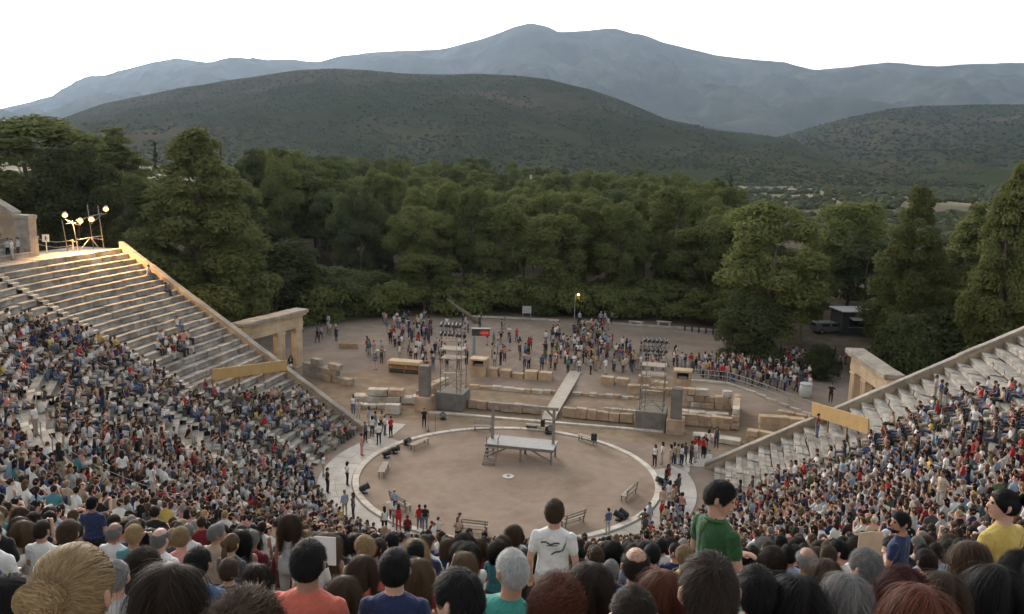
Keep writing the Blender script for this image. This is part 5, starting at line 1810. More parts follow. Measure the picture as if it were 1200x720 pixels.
def decimate(me, ratio):
    o = bpy.data.objects.new('tmp', me)
    col.objects.link(o)
    d = o.modifiers.new('d', 'DECIMATE')
    d.ratio = ratio
    d.use_collapse_triangulate = True
    dg = bpy.context.evaluated_depsgraph_get()
    out = bpy.data.meshes.new_from_object(o.evaluated_get(dg))
    bpy.data.objects.remove(o)
    return out

# ------------------------------------------------------------------ hair (head-local, origin at the head's centre)
HR = np.array([.0805, .1035, .1225])
HO = np.array([0, -.006, 0.0])
def scalp_min_z(y, style='short'):
    f = np.clip((y / .10 + 1) / 2, 0, 1)
    if style in ('short', 'crop', 'thin'):
        return np.interp(y, [-.10, -.06, -.035, -.015, .01, .03, .05, .07, .10], [-.090, -.078, -.042, -.008, -.012, -.038, .0, .046, .064])
    return -.085 + f ** 2.2 * .155
def sphere_dirs(n, g):
    d = g.normal(size=(n, 3))
    return d / np.linalg.norm(d, axis=1)[:, None]
def outside(p, infl=0.0, body=True):
    """push points out of the skull and of the neck and shoulders"""
    q = (p - HO) / (HR + infl)
    r = np.linalg.norm(q, axis=-1, keepdims=True)
    p = np.where(r < 1, HO + q / np.maximum(r, 1e-6) * (HR + infl), p)
    if body:
        nk = p.copy()
        low = nk[..., 2] < -.06
        rad = np.hypot(nk[..., 0], nk[..., 1] + .03)
        lim = np.interp(nk[..., 2], [-.30, -.24, -.19, -.14, -.06], [.125, .115, .085, .068, .07]) + (infl[..., 0] if isinstance(infl, np.ndarray) else infl)
        k = np.where(low & (rad < lim), lim / np.maximum(rad, 1e-5), 1.0)
        nk[..., 0] *= k
        nk[..., 1] = (nk[..., 1] + .03) * k - .03
        p = nk
    return p
def ribbons(S, w0, w1, g):
    """S (n,k,3) strands -> flat ribbons facing out"""
    n, k, _ = S.shape
    tan = np.gradient(S, axis=1)
    out_ = S - HO
    sd = np.cross(tan, out_ + .25 * g.normal(size=(n, 1, 3)) * np.linalg.norm(out_, axis=-1, keepdims=True))
    sd /= np.linalg.norm(sd, axis=-1, keepdims=True) + 1e-9
    w = np.linspace(w0, w1, k)[None, :, None] * g.uniform(.7, 1.3, (n, 1, 1))
    V = np.stack([S - sd * w, S + sd * w], 2).reshape(-1, 3)
    i = (np.arange(n)[:, None] * k + np.arange(k - 1)[None]) * 2
    F = np.stack([i, i + 1, i + 3, i + 2], -1).reshape(-1, 4)
    tint = np.repeat(g.uniform(.62, 1.45, n), k * 2)
    return V, F, tint
def strands(style, seed):
    g = np.random.default_rng(seed)
    N = {'short': 7600, 'crop': 6500, 'long': 5600, 'bob': 5600, 'curly': 5200, 'updo': 6000, 'thin': 3200}[style]
    d = sphere_dirs(N * 3, g)
    p = HO + d * HR
    keep = p[:, 2] > scalp_min_z(p[:, 1], style)
    if style == 'thin':
        keep &= (p[:, 2] < .075) | (g.random(len(p)) < .05)
    p = p[keep][:N]
    n = len(p)
    nor = (p - HO) / HR ** 2
    nor /= np.linalg.norm(nor, axis=1)[:, None]
    crown = np.array([.012, -.045, .115])
    flow = p - crown
    flow -= (flow * nor).sum(1)[:, None] * nor
    flow /= np.linalg.norm(flow, axis=1)[:, None] + 1e-6
    K, length, lift, grav, wav, infl = {'short': (5, .040, .20, .13, .0, .010), 'crop': (4, .022, .4, .08, .0, .005), 'long': (13, .36, .28, .55, .005, .009), 'bob': (10, .20, .45, .5, .003, .014),
                                        'curly': (12, .12, .7, .26, .016, .014), 'updo': (8, .13, .12, .0, .002, .008), 'thin': (5, .030, .4, .1, .0, .004)}[style]
    length = length * g.uniform(.65, 1.15, n)
    tap = np.ones(n)
    if style in ('short', 'crop', 'thin'):
        mz = scalp_min_z(p[:, 1], style)
        tap = .08 + .92 * smooth(mz, mz + .07, p[:, 2])
        length = length * (.18 + .82 * tap)
    if style in ('long', 'bob'):
        part = np.stack([np.sign(p[:, 0] - .01) * .6, -.35 - 0 * p[:, 0], -.5 + 0 * p[:, 0]], 1)
        flow = part - (part * nor).sum(1)[:, None] * nor
        flow /= np.linalg.norm(flow, axis=1)[:, None] + 1e-6
    if style == 'updo':
        knot = np.array([0, -.115, .055])
        flow = knot - p
        flow -= (flow * nor).sum(1)[:, None] * nor
        length = np.linalg.norm(knot - p, axis=1) * 1.05
        flow /= np.linalg.norm(flow, axis=1)[:, None] + 1e-6
    v = flow + nor * lift + .18 * g.normal(size=(n, 3))
    v /= np.linalg.norm(v, axis=1)[:, None]
    step = (length / (K - 1))[:, None]
    S = [p]
    q = p.copy()
    ph = g.uniform(0, 6.28, n)
    lock = np.array([noise.noise(Vector(x) * 28) for x in p])
    for k in range(1, K):
        v = v + np.array([0, 0, -grav]) * (.3 + k / K) + .05 * g.normal(size=(n, 3))
        if style == 'updo':
            v = (knot - q) + .1 * g.normal(size=(n, 3)) * .1
        v /= np.linalg.norm(v, axis=1)[:, None] + 1e-6
        q = q + v * step
        layer = (infl * (.35 + .65 * g.random((n, 1)) ** 1.5) + .006 * lock[:, None]) * tap[:, None]
        q = outside(q, np.maximum(layer, .001), style in ('long', 'bob', 'curly'))
        w = q.copy()
        if wav:
            cur = wav * (min(1, k / 3)) * (1.6 if style == 'curly' else 1 + k / K)
            fr = 1.9 if style == 'curly' else .9
            w = w + np.stack([np.cos(ph + k * fr), np.sin(ph + k * fr) * .8, np.sin(ph * 1.3 + k * fr) * .7], 1) * cur
        S.append(w)
    S = np.stack(S, 1)
    V, F, tint = ribbons(S, {'crop': .0008, 'curly': .0010}.get(style, .0009), .0004, g)
    if style == 'updo':
        m = 900
        dd = sphere_dirs(m, g)
        c = np.array([0, -.135, .055])
        ax = np.cross(dd, np.array([.3, 1, .2]))
        ax /= np.linalg.norm(ax, axis=1)[:, None]
        B = []
        for k in range(8):
            a = (k / 7 - .5) * 1.6
            x = dd * math.cos(a) + ax * math.sin(a)
            B.append(c + x * np.array([.052, .04, .048]) * g.uniform(.9, 1.05, (m, 1)))
        V2, F2, t2 = ribbons(np.stack(B, 1), .0016, .0008, g)
        F = np.concatenate([F, F2 + len(V)])
        V = np.concatenate([V, V2])
        tint = np.concatenate([tint, t2])
    return V, F, tint
def cap(style, sub=3, seed=0, grow=1.0):
    """solid under-hair: a skull cap shaped to the style, sunk into the head over the face"""
    bm = bmesh.new()
    bmesh.ops.create_icosphere(bm, subdivisions=sub, radius=1.0)
    th, drop = {'short': (.008, 0), 'crop': (.003, 0), 'long': (.011, .27), 'bob': (.014, .12), 'curly': (.024, .07), 'updo': (.009, 0), 'thin': (.0015, 0), 'tail': (.010, 0)}[style]
    th *= grow
    for v in bm.verts:
        d = np.array(v.co)
        p = HO + d * HR
        mz = float(scalp_min_z(np.array(p[1]), style))
        if style == 'thin' and p[2] > .07: mz = .2
        if style in ('long', 'bob', 'curly') and p[1] < .045:
            mz -= .06
        k = float(smooth(mz - .022, mz + .018, p[2]))
        n_ = noise.noise(Vector(p) * (22 if style != 'curly' else 30) + Vector((seed, 0, 0)))
        tp = 1.0 if style in ('long', 'bob', 'curly') else .1 + .9 * float(smooth(mz, mz + .06, p[2]))
        r = HR + th * tp * (1 + .5 * n_ * (1.4 if style == 'curly' else 1))
        q = HO + d * (r * k + HR * .86 * (1 - k))
        if drop and d[2] < -.05 and p[1] < .05:
            t = min(1, (-d[2] - .05) / .95)
            q[2] -= drop * t ** .8
            q[0] *= 1 + .25 * t
            q[1] = q[1] * (1 - .3 * t) - .035 * t * (1 if p[1] < 0.0 else .8) - .02 * t
        v.co = Vector(q)
    if style == 'updo':
        b = bmesh.ops.create_icosphere(bm, subdivisions=max(1, sub - 1), radius=.044)
        for v in b['verts']:
            v.co += Vector((0, -.132, .055))
    if style == 'tail':
        m = MB().tube([(0, -.10, .03), (0, -.15, .01), (0, -.165, -.08), (0, -.15, -.18), (0, -.14, -.26)], [.02, .03, .034, .028, .008], 8)
        bv = [bm.verts.new(v) for v in m.v]
        for f in m.f:
            bm.faces.new([bv[i] for i in f])
    me = bpy.data.meshes.new('hair')
    bm.to_mesh(me)
    bm.free()
    return me
def hair_mesh(style, seed, hi):
    base = {'ponytail': 'tail'}.get(style, style)
    c = cap(base, 3 if hi else 2, seed, .8 if hi else 1.0)
    V = np.empty(len(c.vertices) * 3, np.float32)
    c.vertices.foreach_get('co', V)
    V = V.reshape(-1, 3)
    tris = [np.array([p.vertices[:] for p in c.polygons if len(p.vertices) == k]) for k in (3, 4)]
    tris += [np.array([p.vertices[:] for p in c.polygons if len(p.vertices) == k]) for k in range(5, 13)]
    Fs = [f for f in tris if len(f)]
    tint = np.full(len(V), .75)
    if hi:
        V2, F2, t2 = strands({'ponytail': 'updo', 'tail': 'updo'}.get(style, style), seed)
        Fs = Fs + [F2 + len(V)]
        V = np.concatenate([V, V2])
        tint = np.concatenate([tint, t2])
    me = fastmesh('hair', V, Fs, [M['hair']], shade=True)
    at_ = me.color_attributes.new('strand', 'FLOAT_COLOR', 'POINT')
    c4 = np.ones((len(V), 4), np.float32)
    c4[:, :3] = tint[:, None]
    at_.data.foreach_set('color', c4.ravel())
    bpy.data.meshes.remove(c)
    return me
HAIR_HI = {s: hair_mesh(s, 3 + k, True) for k, s in enumerate(('short', 'crop', 'long', 'bob', 'curly', 'updo', 'thin', 'tail'))}
HAIR_LO = {s: hair_mesh(s, 30 + k, False) for k, s in enumerate(('short', 'crop', 'long', 'bob', 'curly', 'updo', 'thin', 'tail'))}

# ------------------------------------------------------------------ figures
SPECS = {   # pose, arms, lean, yaw, nod, fem, sleeve, girth
    'sit_m': dict(pose='sit', arms='lap', lean=.06), 'sit_f': dict(pose='sit', arms='lap', lean=.04, fem=True),
    'sit_m_left': dict(pose='sit', arms='lap', lean=.08, yaw=.95), 'sit_f_left': dict(pose='sit', arms='lap', lean=.06, yaw=.9, fem=True),
    'sit_m_right': dict(pose='sit', arms='knees', lean=.12, yaw=-.8), 'sit_tank': dict(pose='sit', arms='lap', lean=.04, fem=True, sleeve='none'),
    'sit_lean': dict(pose='sit', arms='knees', lean=.35, nod=.1), 'sit_chin': dict(pose='sit', arms='chin', lean=.30), 'sit_phone': dict(pose='sit', arms='phone', lean=.05, nod=.15),
    'sit_head': dict(pose='sit', arms='head', lean=.02, yaw=.4, fem=True), 'sit_long': dict(pose='sit', arms='fold', lean=.10, sleeve='long', girth=1.08),
    'stand_m': dict(pose='stand', arms='down', lean=.0), 'stand_f': dict(pose='stand', arms='down', lean=.0, fem=True, sleeve='none'), 'stand_hip': dict(pose='stand', arms='hip', lean=.02, yaw=.3),
    'stand_turn': dict(pose='stand', arms='fold', lean=.08, yaw=-.9, nod=.3), 'stand_left': dict(pose='stand', arms='fold', lean=.03, yaw=.9), 'step_m': dict(pose='step', arms='down', lean=.08),
    'stand_phone': dict(pose='stand', arms='phone', lean=.02, nod=.1), 'stand_point': dict(pose='stand', arms='point', lean=.03, yaw=-.3)}
MID, HI, HEADS, LOW = {}, {}, {}, {}
for k, sp in SPECS.items():
    P, hc = body_pieces(fingers=False, **sp)
    HEADS[k] = (hc, sp.get('yaw', 0.0), sp.get('nod', 0.0))
    base = remesh_body(P, .019, None, 1)
    MID[k] = decimate(base, 2600 / (2 * len(base.polygons)))
    MID[k].name = 'person'
    SPECS[k]['_base'] = base
for k in ('sit_m', 'sit_f', 'sit_m_left', 'sit_f_left', 'sit_tank', 'sit_head', 'stand_m', 'stand_turn', 'stand_left'):
    sp = {a: b for a, b in SPECS[k].items() if a != '_base'}
    P, hc = body_pieces(fingers=True, **sp)
    HI[k] = remesh_body(P, .0105, 17000, 2)
    HI[k].name = 'person'
SHIRTS = [('white', (.62, .62, .60), .25), ('pale grey', (.38, .38, .38), .09), ('black', (.018, .018, .02), .12), ('navy blue', (.022, .034, .085), .08), ('light blue', (.26, .33, .43), .07), ('blue', (.055, .10, .20), .045),
          ('red', (.38, .025, .028), .055), ('beige', (.42, .33, .24), .11), ('pink', (.50, .23, .21), .05), ('olive green', (.10, .12, .05), .03), ('teal', (.06, .20, .22), .02), ('yellow', (.50, .37, .10), .02),
          ('maroon', (.13, .018, .025), .03), ('dark grey', (.07, .07, .075), .08)]
SHIRT_C = {n: c for n, c, w in SHIRTS}
SHIRT_C.update({'coral': (.48, .12, .085), 'green': (.024, .075, .026), 'turquoise': (.05, .26, .22), 'cream': (.52, .46, .36)})
HAIRS = [('dark brown', (.020, .013, .009), .32), ('black', (.008, .007, .007), .26), ('brown', (.046, .027, .015), .18), ('light brown', (.095, .060, .033), .07), ('blonde', (.23, .155, .075), .05), ('grey', (.16, .155, .15), .06),
         ('white', (.42, .42, .41), .02), ('auburn', (.085, .026, .013), .04)]
HAIR_C = {n: c for n, c, w in HAIRS}
HAIR_C['dark red'] = (.05, .010, .010)
SKINS = [(.47, .28, .20), (.42, .24, .165), (.37, .20, .135), (.52, .32, .235), (.30, .165, .11)]
TROUS = [(.02, .02, .024), (.035, .05, .10), (.10, .13, .20), (.30, .26, .20), (.06, .055, .05), (.40, .38, .35)]
def wpick(tab):
    x = prr.random() * sum(t[2] for t in tab)
    for t in tab:
        x -= t[2]
        if x <= 0: return t
    return tab[-1]
NAME_OF = {'short': 'short', 'crop': 'cropped', 'long': 'long', 'bob': 'bobbed', 'curly': 'curly', 'updo': 'pinned-up', 'thin': 'thinning', 'tail': 'ponytailed'}
def person(spec, style, hairc, shirt, loc, rz, scale, label, group, hi=False, skin=None, trou=None):
    o = link('person', (HI if hi and spec in HI else MID)[spec], None, loc, rz)
    o.scale = (scale,) * 3
    sk = skin or prr.choice(SKINS)
    o['skin'] = [float(x) for x in sk]
    o['lips'] = [sk[0] * .85, sk[1] * .55, sk[2] * .55]
    o['shirt'] = [float(x) for x in (SHIRT_C[shirt] if isinstance(shirt, str) else shirt)]
    o['trousers'] = [float(x) for x in (trou or prr.choice(TROUS))]
    hc, yaw, nod = HEADS[spec]
    tab = HAIR_HI if hi and style in HAIR_HI else HAIR_LO
    h = link('hair', tab[style], o, hc)
    h.rotation_euler = (Matrix.Rotation(yaw, 3, 'Z') @ Matrix.Rotation(-nod, 3, 'X')).to_euler()
    f = prr.uniform(.99, 1.04) * HEAD_S
    h.scale = (f * prr.uniform(.99, 1.06), f, f * .93)
    hcol = HAIR_C[hairc]
    j = prr.uniform(.8, 1.25)
    h['hair'] = [c * j for c in hcol]
    return tag(o, label, 'person', group)
def face_rz(x, y, turn=0.0):
    """turn (radians, left positive) against the line to the orchestra"""
    return math.atan2(x, -y) + turn       # local +Y towards the centre

def row_radius(x, y):
    u, v = UV(x, y)
    a = abs(math.degrees(math.atan2(u, -v)))
    return (math.hypot(u, v) if v < 0 else abs(u)) - WING * float(smooth(50, 85, a))
NEAR = []       # (px, py, half width px, depth) of named people
USED = []       # plan positions
def seat_of(px, py, depth):
    """row under a head seen at a pixel: the head is about `depth` away, the row gives the seat"""
    P = CAM + ray(px, py) * depth
    r = row_radius(P[0], P[1])
    j = max(0, round((r - RU0 - .18) / TREAD))
    rt = RU0 + j * TREAD + .18
    rt = min(max(r, rt - .2), rt + .22)
    d = ray(px, py)
    t = depth
    for _ in range(12):
        P = CAM + d * t
        t += (row_radius(P[0], P[1]) - rt) / (math.hypot(d[0], d[1]))
    P = CAM + d * t
    return Vector(P), ZU0 + j * RISEU, t
def named(px, py, w, spec, turn, style, hairc, shirt, label, hw=.205, skin=None, trou=None):
    stand = not spec.startswith('sit')
    P, zs, t = seat_of(px, py, hw * 1.15 * FPX / w)
    base = zs - (.32 if stand else 0)
    hc = HEADS[spec][0]
    ref = hc.z
    s = (P.z - base) / ref
    s = min(max(s, .84), 1.16)
    rz = face_rz(P.x, P.y, turn)
    off = Matrix.Rotation(rz, 3, 'Z') @ Vector((hc.x, hc.y, 0)) * s
    NEAR.append((px, py, w / 2, t))
    USED.append((P.x - off.x, P.y - off.y, base))
    return person(spec, style, hairc, shirt, (P.x - off.x, P.y - off.y, P.z - ref * s if abs(P.z - ref * s - base) < .3 else base), rz, s, label, 'spectators close to the camera on the upper tiers', True, skin, trou)

# foreground, told apart one by one
named(12, 700, 62, 'sit_m', 0, 'short', 'black', 'black', 'person with thick black hair seated beside the blonde one')
named(86, 694, 95, 'sit_f', 0, 'updo', 'blonde', 'cream', 'person with smooth pinned-up blonde hair seated with back turned')
named(136, 676, 42, 'sit_m', .2, 'crop', 'grey', 'pale grey', 'person with cropped grey hair seated behind the blonde head', skin=(.45, .27, .19))
named(166, 664, 42, 'sit_f', 0, 'curly', 'dark brown', 'black', 'person with wavy dark brown hair next to the cropped grey head', .24)
named(199, 694, 74, 'sit_f', 0, 'long', 'dark brown', 'pink', 'person with long straight dark brown hair parted in the middle')
named(232, 660, 36, 'sit_m', 0, 'short', 'black', 'blue', 'person with short black hair in a bright blue shirt')
named(285, 738, 112, 'sit_f', 0, 'curly', 'brown', 'beige', 'person with a big head of curly brown hair', .27)
named(268, 668, 30, 'sit_m', .3, 'short', 'brown', 'dark grey', 'person with short brown hair behind the big curly head')
named(301, 676, 34, 'sit_f', 0, 'bob', 'dark brown', 'maroon', 'person with dark bobbed hair between the curly head and the coral shirt')
named(362, 658, 46, 'sit_m', -.1, 'short', 'black', 'coral', 'person with short black hair in a coral t-shirt')
named(403, 690, 34, 'sit_f', .4, 'long', 'brown', 'white', 'person with long brown hair beside the coral t-shirt')
named(425, 664, 30, 'sit_head', 0, 'long', 'brown', 'coral', 'person in a coral top holding one raised bare arm to the head')
named(463, 666, 45, 'sit_m', 0, 'short', 'black', 'navy blue', 'person with short dark hair in a navy t-shirt')
named(491, 668, 29, 'sit_f', 0, 'long', 'light brown', 'red', 'person with long light brown hair next to the navy t-shirt')
named(536, 700, 70, 'sit_m_left', 0, 'short', 'black', 'black', 'person with thick black hair turning the face to the side', .215)
named(545, 660, 28, 'sit_f', 0, 'bob', 'light brown', 'cream', 'person with light brown bobbed hair ahead of the turned black head')
named(600, 668, 46, 'sit_m_left', -.5, 'crop', 'white', 'turquoise', 'person with white hair and glasses in a turquoise shirt with a black strap')
named(652, 708, 76, 'sit_f', 0, 'curly', 'auburn', 'black', 'person with curly auburn hair seated ahead of the camera', .25)
named(692, 682, 52, 'sit_f', 0, 'long', 'dark brown', 'black', 'person with long dark brown hair next to the curly auburn head')
named(716, 668, 26, 'sit_m', 0, 'crop', 'grey', 'navy blue', 'person with cropped grey hair in a navy blue shirt')
named(745, 662, 43, 'sit_m', 0, 'thin', 'dark brown', 'blue', 'person with thinning cropped dark hair and bright blue collar')
named(778, 690, 50, 'sit_f', 0, 'long', 'auburn', 'maroon', 'person with long auburn hair beside the thinning head')
named(742, 722, 76, 'sit_m', 0, 'crop', 'dark brown', 'dark grey', 'person with cropped dark brown hair just in front of the camera')
named(830, 692, 82, 'sit_m', 0, 'short', 'dark brown', 'black', 'person with large head of short dark brown hair and visible ear')
named(886, 694, 56, 'sit_m', 0, 'short', 'black', 'black', 'person with short black hair next to the large dark brown head')
named(933, 702, 56, 'sit_f', 0, 'long', 'black', 'black', 'person with long black hair in a black top')
named(968, 672, 32, 'sit_f', .2, 'bob', 'brown', 'red', 'person with brown bobbed hair in a red top')
named(992, 698, 54, 'sit_f', 0, 'bob', 'grey', 'red', 'person with ash grey bobbed hair and red sleeves')
named(1014, 664, 42, 'sit_m', .4, 'short', 'grey', 'red', 'person with short grey hair above the ash grey bob')
named(1058, 696, 62, 'sit_f', 0, 'curly', 'dark red', 'black', 'person with dark red rounded hair', .24)
named(1104, 692, 50, 'sit_f', 0, 'long', 'brown', 'dark grey', 'person with long wavy brown hair by the dark red head')
named(1078, 724, 70, 'sit_f', 0, 'bob', 'auburn', 'beige', 'person with auburn bobbed hair just in front of the dark red head')
named(1136, 656, 36, 'sit_f_left', 0, 'bob', 'brown', 'pink', 'person in a pale pink t-shirt with brown hair looking aside', .21)
named(1166, 686, 46, 'sit_f', 0, 'long', 'black', 'light blue', 'person with very long black hair in a light blue shirt')
named(1194, 668, 44, 'sit_tank', 0, 'curly', 'black', 'black', 'person in a black tank top with bare shoulders', .24)
named(1085, 658, 26, 'sit_m', 0, 'short', 'dark brown', 'white', 'person with short dark hair in white by the pale pink t-shirt')
named(945, 656, 26, 'sit_m', 0, 'thin', 'grey', 'dark grey', 'person with nearly bald pink head in dark grey')
named(905, 658, 30, 'sit_f', 0, 'curly', 'dark brown', 'black', 'person with dark curly hair next to the nearly bald head', .24)
# standing ones
def extra_at_head(o, spec, name, build, material):
    hc, yaw, nod = HEADS[spec]
    m = MB()
    build(m)
    c = m.build(name, material, o, shade=True)
    c.location = hc
    c.rotation_euler = (Matrix.Rotation(yaw, 3, 'Z') @ Matrix.Rotation(-nod, 3, 'X')).to_euler()
    c.scale = (HEAD_S, HEAD_S, HEAD_S * .93)
    return c
tee = named(650, 600, 28, 'stand_m', -.15, 'short', 'brown', 'white', 'person standing in a white printed t-shirt before the earth floor', .19, skin=(.46, .27, .19))
polo = named(845, 583, 37, 'stand_turn', -1.05, 'short', 'black', 'green', 'person standing in a green polo shirt looking down aside', .215, skin=(.44, .26, .18))
beardy = named(1055, 612, 26, 'stand_left', .7, 'short', 'black', 'navy blue', 'bearded person standing in a navy t-shirt beside the cardboard sheet', .20)
named(1176, 591, 31, 'stand_left', .3, 'updo', 'black', 'yellow', 'person standing in a yellow t-shirt with black pinned-up hair', .20)
named(110, 614, 18, 'stand_m', .1, 'short', 'black', 'navy blue', 'broad person in a navy t-shirt rising above the seated rows')
named(61, 629, 17, 'sit_f', 0, 'bob', 'dark brown', 'maroon', 'person in a maroon top beside the broad navy t-shirt')
named(28, 620, 21, 'sit_f', .1, 'long', 'light brown', 'beige', 'person with long light brown hair in a beige top')
named(181, 600, 15, 'stand_hip', .2, 'short', 'dark brown', 'black', 'person standing in a black t-shirt with hands on hips')
named(236, 612, 16, 'stand_m', .4, 'crop', 'brown', 'maroon', 'person standing in a dark red shirt in the aisle')
named(340, 612, 22, 'stand_f', 0, 'long', 'brown', 'pale grey', 'person standing in a pale tank top with long brown hair')
named(307, 618, 15, 'stand_f', 0, 'tail', 'dark brown', 'white', 'person standing in a white top with a dark ponytail')
named(602, 624, 15, 'sit_f_left', 0, 'bob', 'brown', 'white', 'person in a white wrap beside the printed t-shirt')

bd = extra_at_head(beardy, 'stand_left', 'beard', lambda m: m.add(*ring_loft([((0, .058, -.134), (.016, 0, 0), (0, .016, 0)), ((0, .048, -.124), (.036, 0, 0), (0, .040, 0)), ((0, .032, -.10), (.0495, 0, 0), (0, .0605, 0)),
     ((0, .018, -.08), (.057, 0, 0), (0, .073, 0)), ((0, .0, -.062), (.062, 0, 0), (0, .07, 0)), ((0, -.004, -.03), (.070, 0, 0), (0, .055, 0))], 16)), M['hair_plain'])
bd['hair'] = [.012, .010, .010]
cl = MB()
nk = Vector((0, -.004, .595 + STAND_UP))
cl.tube([nk + Vector((math.cos(t) * .074, math.sin(t) * .068 + .006, .012 * math.sin(t) * -1)) for t in np.linspace(0, 2 * math.pi, 19)], .013, 6)
cl.build('collar', M['polo_collar'], polo, shade=True)
# the print on the white t-shirt, the glasses and the strap
def on_back(o, xs, zs, lift=.004):
    """points on the back of a figure, in its local space"""
    bv = BVHTree.FromPolygons([v.co[:] for v in o.data.vertices], [p.vertices[:] for p in o.data.polygons])
    out = []
    for x, z in zip(xs, zs):
        h = bv.ray_cast(Vector((x, -1, z)), Vector((0, 1, 0)))
        out.append((h[0] if h[0] is not None else Vector((x, -.1, z))) + Vector((0, -lift, 0)))
    return out
def print_strip(o, pts2, w, material, name='shirt_print'):
    P = []
    for (x, z) in pts2:
        P += on_back(o, [x, x], [z - w, z + w])
    MB().add(P, [(2 * k, 2 * k + 1, 2 * k + 3, 2 * k + 2) for k in range(len(pts2) - 1)]).build(name, material, o)
M['print_dark'] = mat('print_dark', (.05, .05, .055), .8, (.08, .08, .085), 20.0)
M['print_green'] = mat('print_green', (.03, .16, .12), .8, (.05, .22, .15), 20.0)
zb = STAND_UP + .055
print_strip(tee, [(-.12, zb + .41), (-.07, zb + .425), (-.02, zb + .405), (.03, zb + .425), (.07, zb + .42)], .009, M['print_dark'])
print_strip(tee, [(-.06, zb + .39), (0, zb + .395), (.05, zb + .40)], .006, M['print_dark'])
print_strip(tee, [(-.01, zb + .30), (.03, zb + .33), (.08, zb + .335), (.11, zb + .36)], .010, M['print_dark'])
print_strip(tee, [(.10, zb + .34), (.125, zb + .40), (.14, zb + .46)], .028, M['print_green'])
strap = [o for o in bpy.data.objects if o.get('label', '').startswith('person with white hair and glasses')][0]
print_strip(strap, [(-.13, .53), (-.05, .43), (.03, .33), (.11, .22)], .02, M['black'], 'bag_strap')
gh, gy, _ = HEADS['sit_m_left']
gr = Matrix.Rotation(gy, 3, 'Z')
gl = MB()
for s in (-1, 1):
    pts = [gh + gr @ Vector((s * .032 + .024 * math.cos(t), .108, .01 + .018 * math.sin(t))) for t in np.linspace(0, 6.283, 11)]
    gl.tube(pts, .0022, 5)
    gl.tube([gh + gr @ Vector((s * .055, .106, .012)), gh + gr @ Vector((s * .081, .04, .012)), gh + gr @ Vector((s * .083, -.02, .008))], .0022, 5)
gl.tube([gh + gr @ Vector((-.01, .11, .012)), gh + gr @ Vector((.01, .11, .012))], .0022, 5)
gl.build('glasses', M['dark_metal'], strap)
cb_p, cb_z, _ = seat_of(1020, 628, 7.6)
cbs = thing('cardboard_sheet', 'folded beige cardboard sheet held up beside the navy t-shirt', 'cardboard', (cb_p.x, cb_p.y, cb_p.z - .2), R(8))
M['card'] = mat('card', (.42, .31, .215), .8, (.55, .43, .31), 3.0)
MB().box((-.058, 0, .1), (.115, .010, .27), R(8)).build('leaf', M['card'], cbs)
MB().box((.058, 0, .1), (.115, .010, .27), R(-8)).build('leaf', M['card'], cbs)
cb2, _, _ = seat_of(381, 648, 8.5)
cbs2 = thing('paper_sheet', 'white sheet of paper held up beyond the coral t-shirt', 'paper', (cb2.x, cb2.y, cb2.z - .15), R(-4))
MB().box((0, 0, .17), (.22, .006, .30)).build('sheet', M['white_paint'], cbs2)
MB().box((0, -.006, .02), (.05, .02, .05)).build('clip', M['black'], cbs2)

# ------------------------------------------------------------------ everyone else: seats first
CAND = []     # (x, y, z, rz, distance, px, py, zone)
def cand(x, y, z, rz, zone, hz=.74):
    q = project((x, y, z + hz))[0]
    CAND.append((x, y, z, rz, q[2], q[0], q[1], zone))
def line(px, pts):
    P = np.array(pts, float)
    return float(np.interp(px, P[:, 0], P[:, 1]))
L_OCC = [(-200, 366), (0, 365), (45, 362), (80, 378), (150, 396), (200, 428), (250, 452), (335, 455), (352, 450), (385, 478), (420, 506)]
R_OCC = [(830, 566), (870, 555), (930, 540), (960, 526), (1010, 514), (1040, 486), (1080, 472), (1120, 460), (1150, 446), (1200, 440), (1400, 420)]
def in_poly(x, y, poly):
    c = False
    j = len(poly) - 1
    for i in range(len(poly)):
        xi, yi = poly[i]
        xj, yj = poly[j]
        if (yi > y) != (yj > y) and x < (xj - xi) * (y - yi) / (yj - yi) + xi:
            c = not c
        j = i
    return c
GAP = [(138, 458), (172, 458), (255, 508), (218, 522)]
GAP2 = [(355, 540), (395, 520), (425, 490), (385, 470), (372, 500)]
for i in range(NROW):
    r = R0 + i * TREAD + .2
    am = a_max(R0 + i * TREAD, .7)
    s = -am
    while s < am:
        s += math.degrees(.55 / r) if abs(s) < 90 else .55 / MPD
        s_ = s + prr.uniform(-.15, .15) * math.degrees(.5 / r)
        if any(abs(abs(s_) - k) * R(1) * r < .42 for k in STAIRS): continue
        if abs(s_) > am: continue
        u, v = plan(r, s_)
        w = T(u, v)
        z = row_z(i, s_)
        q = project((w.x, w.y, z + .6))[0]
        if q[2] < 1 or not (-110 < q[0] < 1310) or q[1] > 800: continue
        occ = .93 if noise.noise(Vector((u * .4, v * .4, 2.0))) > -.16 else .42
        if q[0] < 430 and q[1] < line(q[0], L_OCC): occ = .008
        if q[0] > 790 and q[1] < line(q[0], R_OCC): occ = .012
        if in_poly(q[0], q[1], GAP): occ = .12
        if in_poly(q[0], q[1], GAP2): occ = .45
        if 184 < q[0] < 220 and 388 < q[1] < 408: occ = .9
        if 28.0 < r < 29.0 and -63 < s_ < -14: occ = .12
        if i > 26 and abs(s_) < 40: occ = .3                 # behind the upper tiers' front rows
        if 860 < q[0] < 905 and q[1] < 560: occ *= .5
        if prr.random() > occ: continue
        t = tangent(r, s_)
        f = Vector((-u, -v)) if abs(s_) <= 90 else Vector((-1 if u > 0 else 1, 0.2))
        fw = T(f.x, f.y)
        cand(w.x, w.y, z, math.atan2(-fw.x, fw.y) + prr.gauss(0, .28), 'lower')
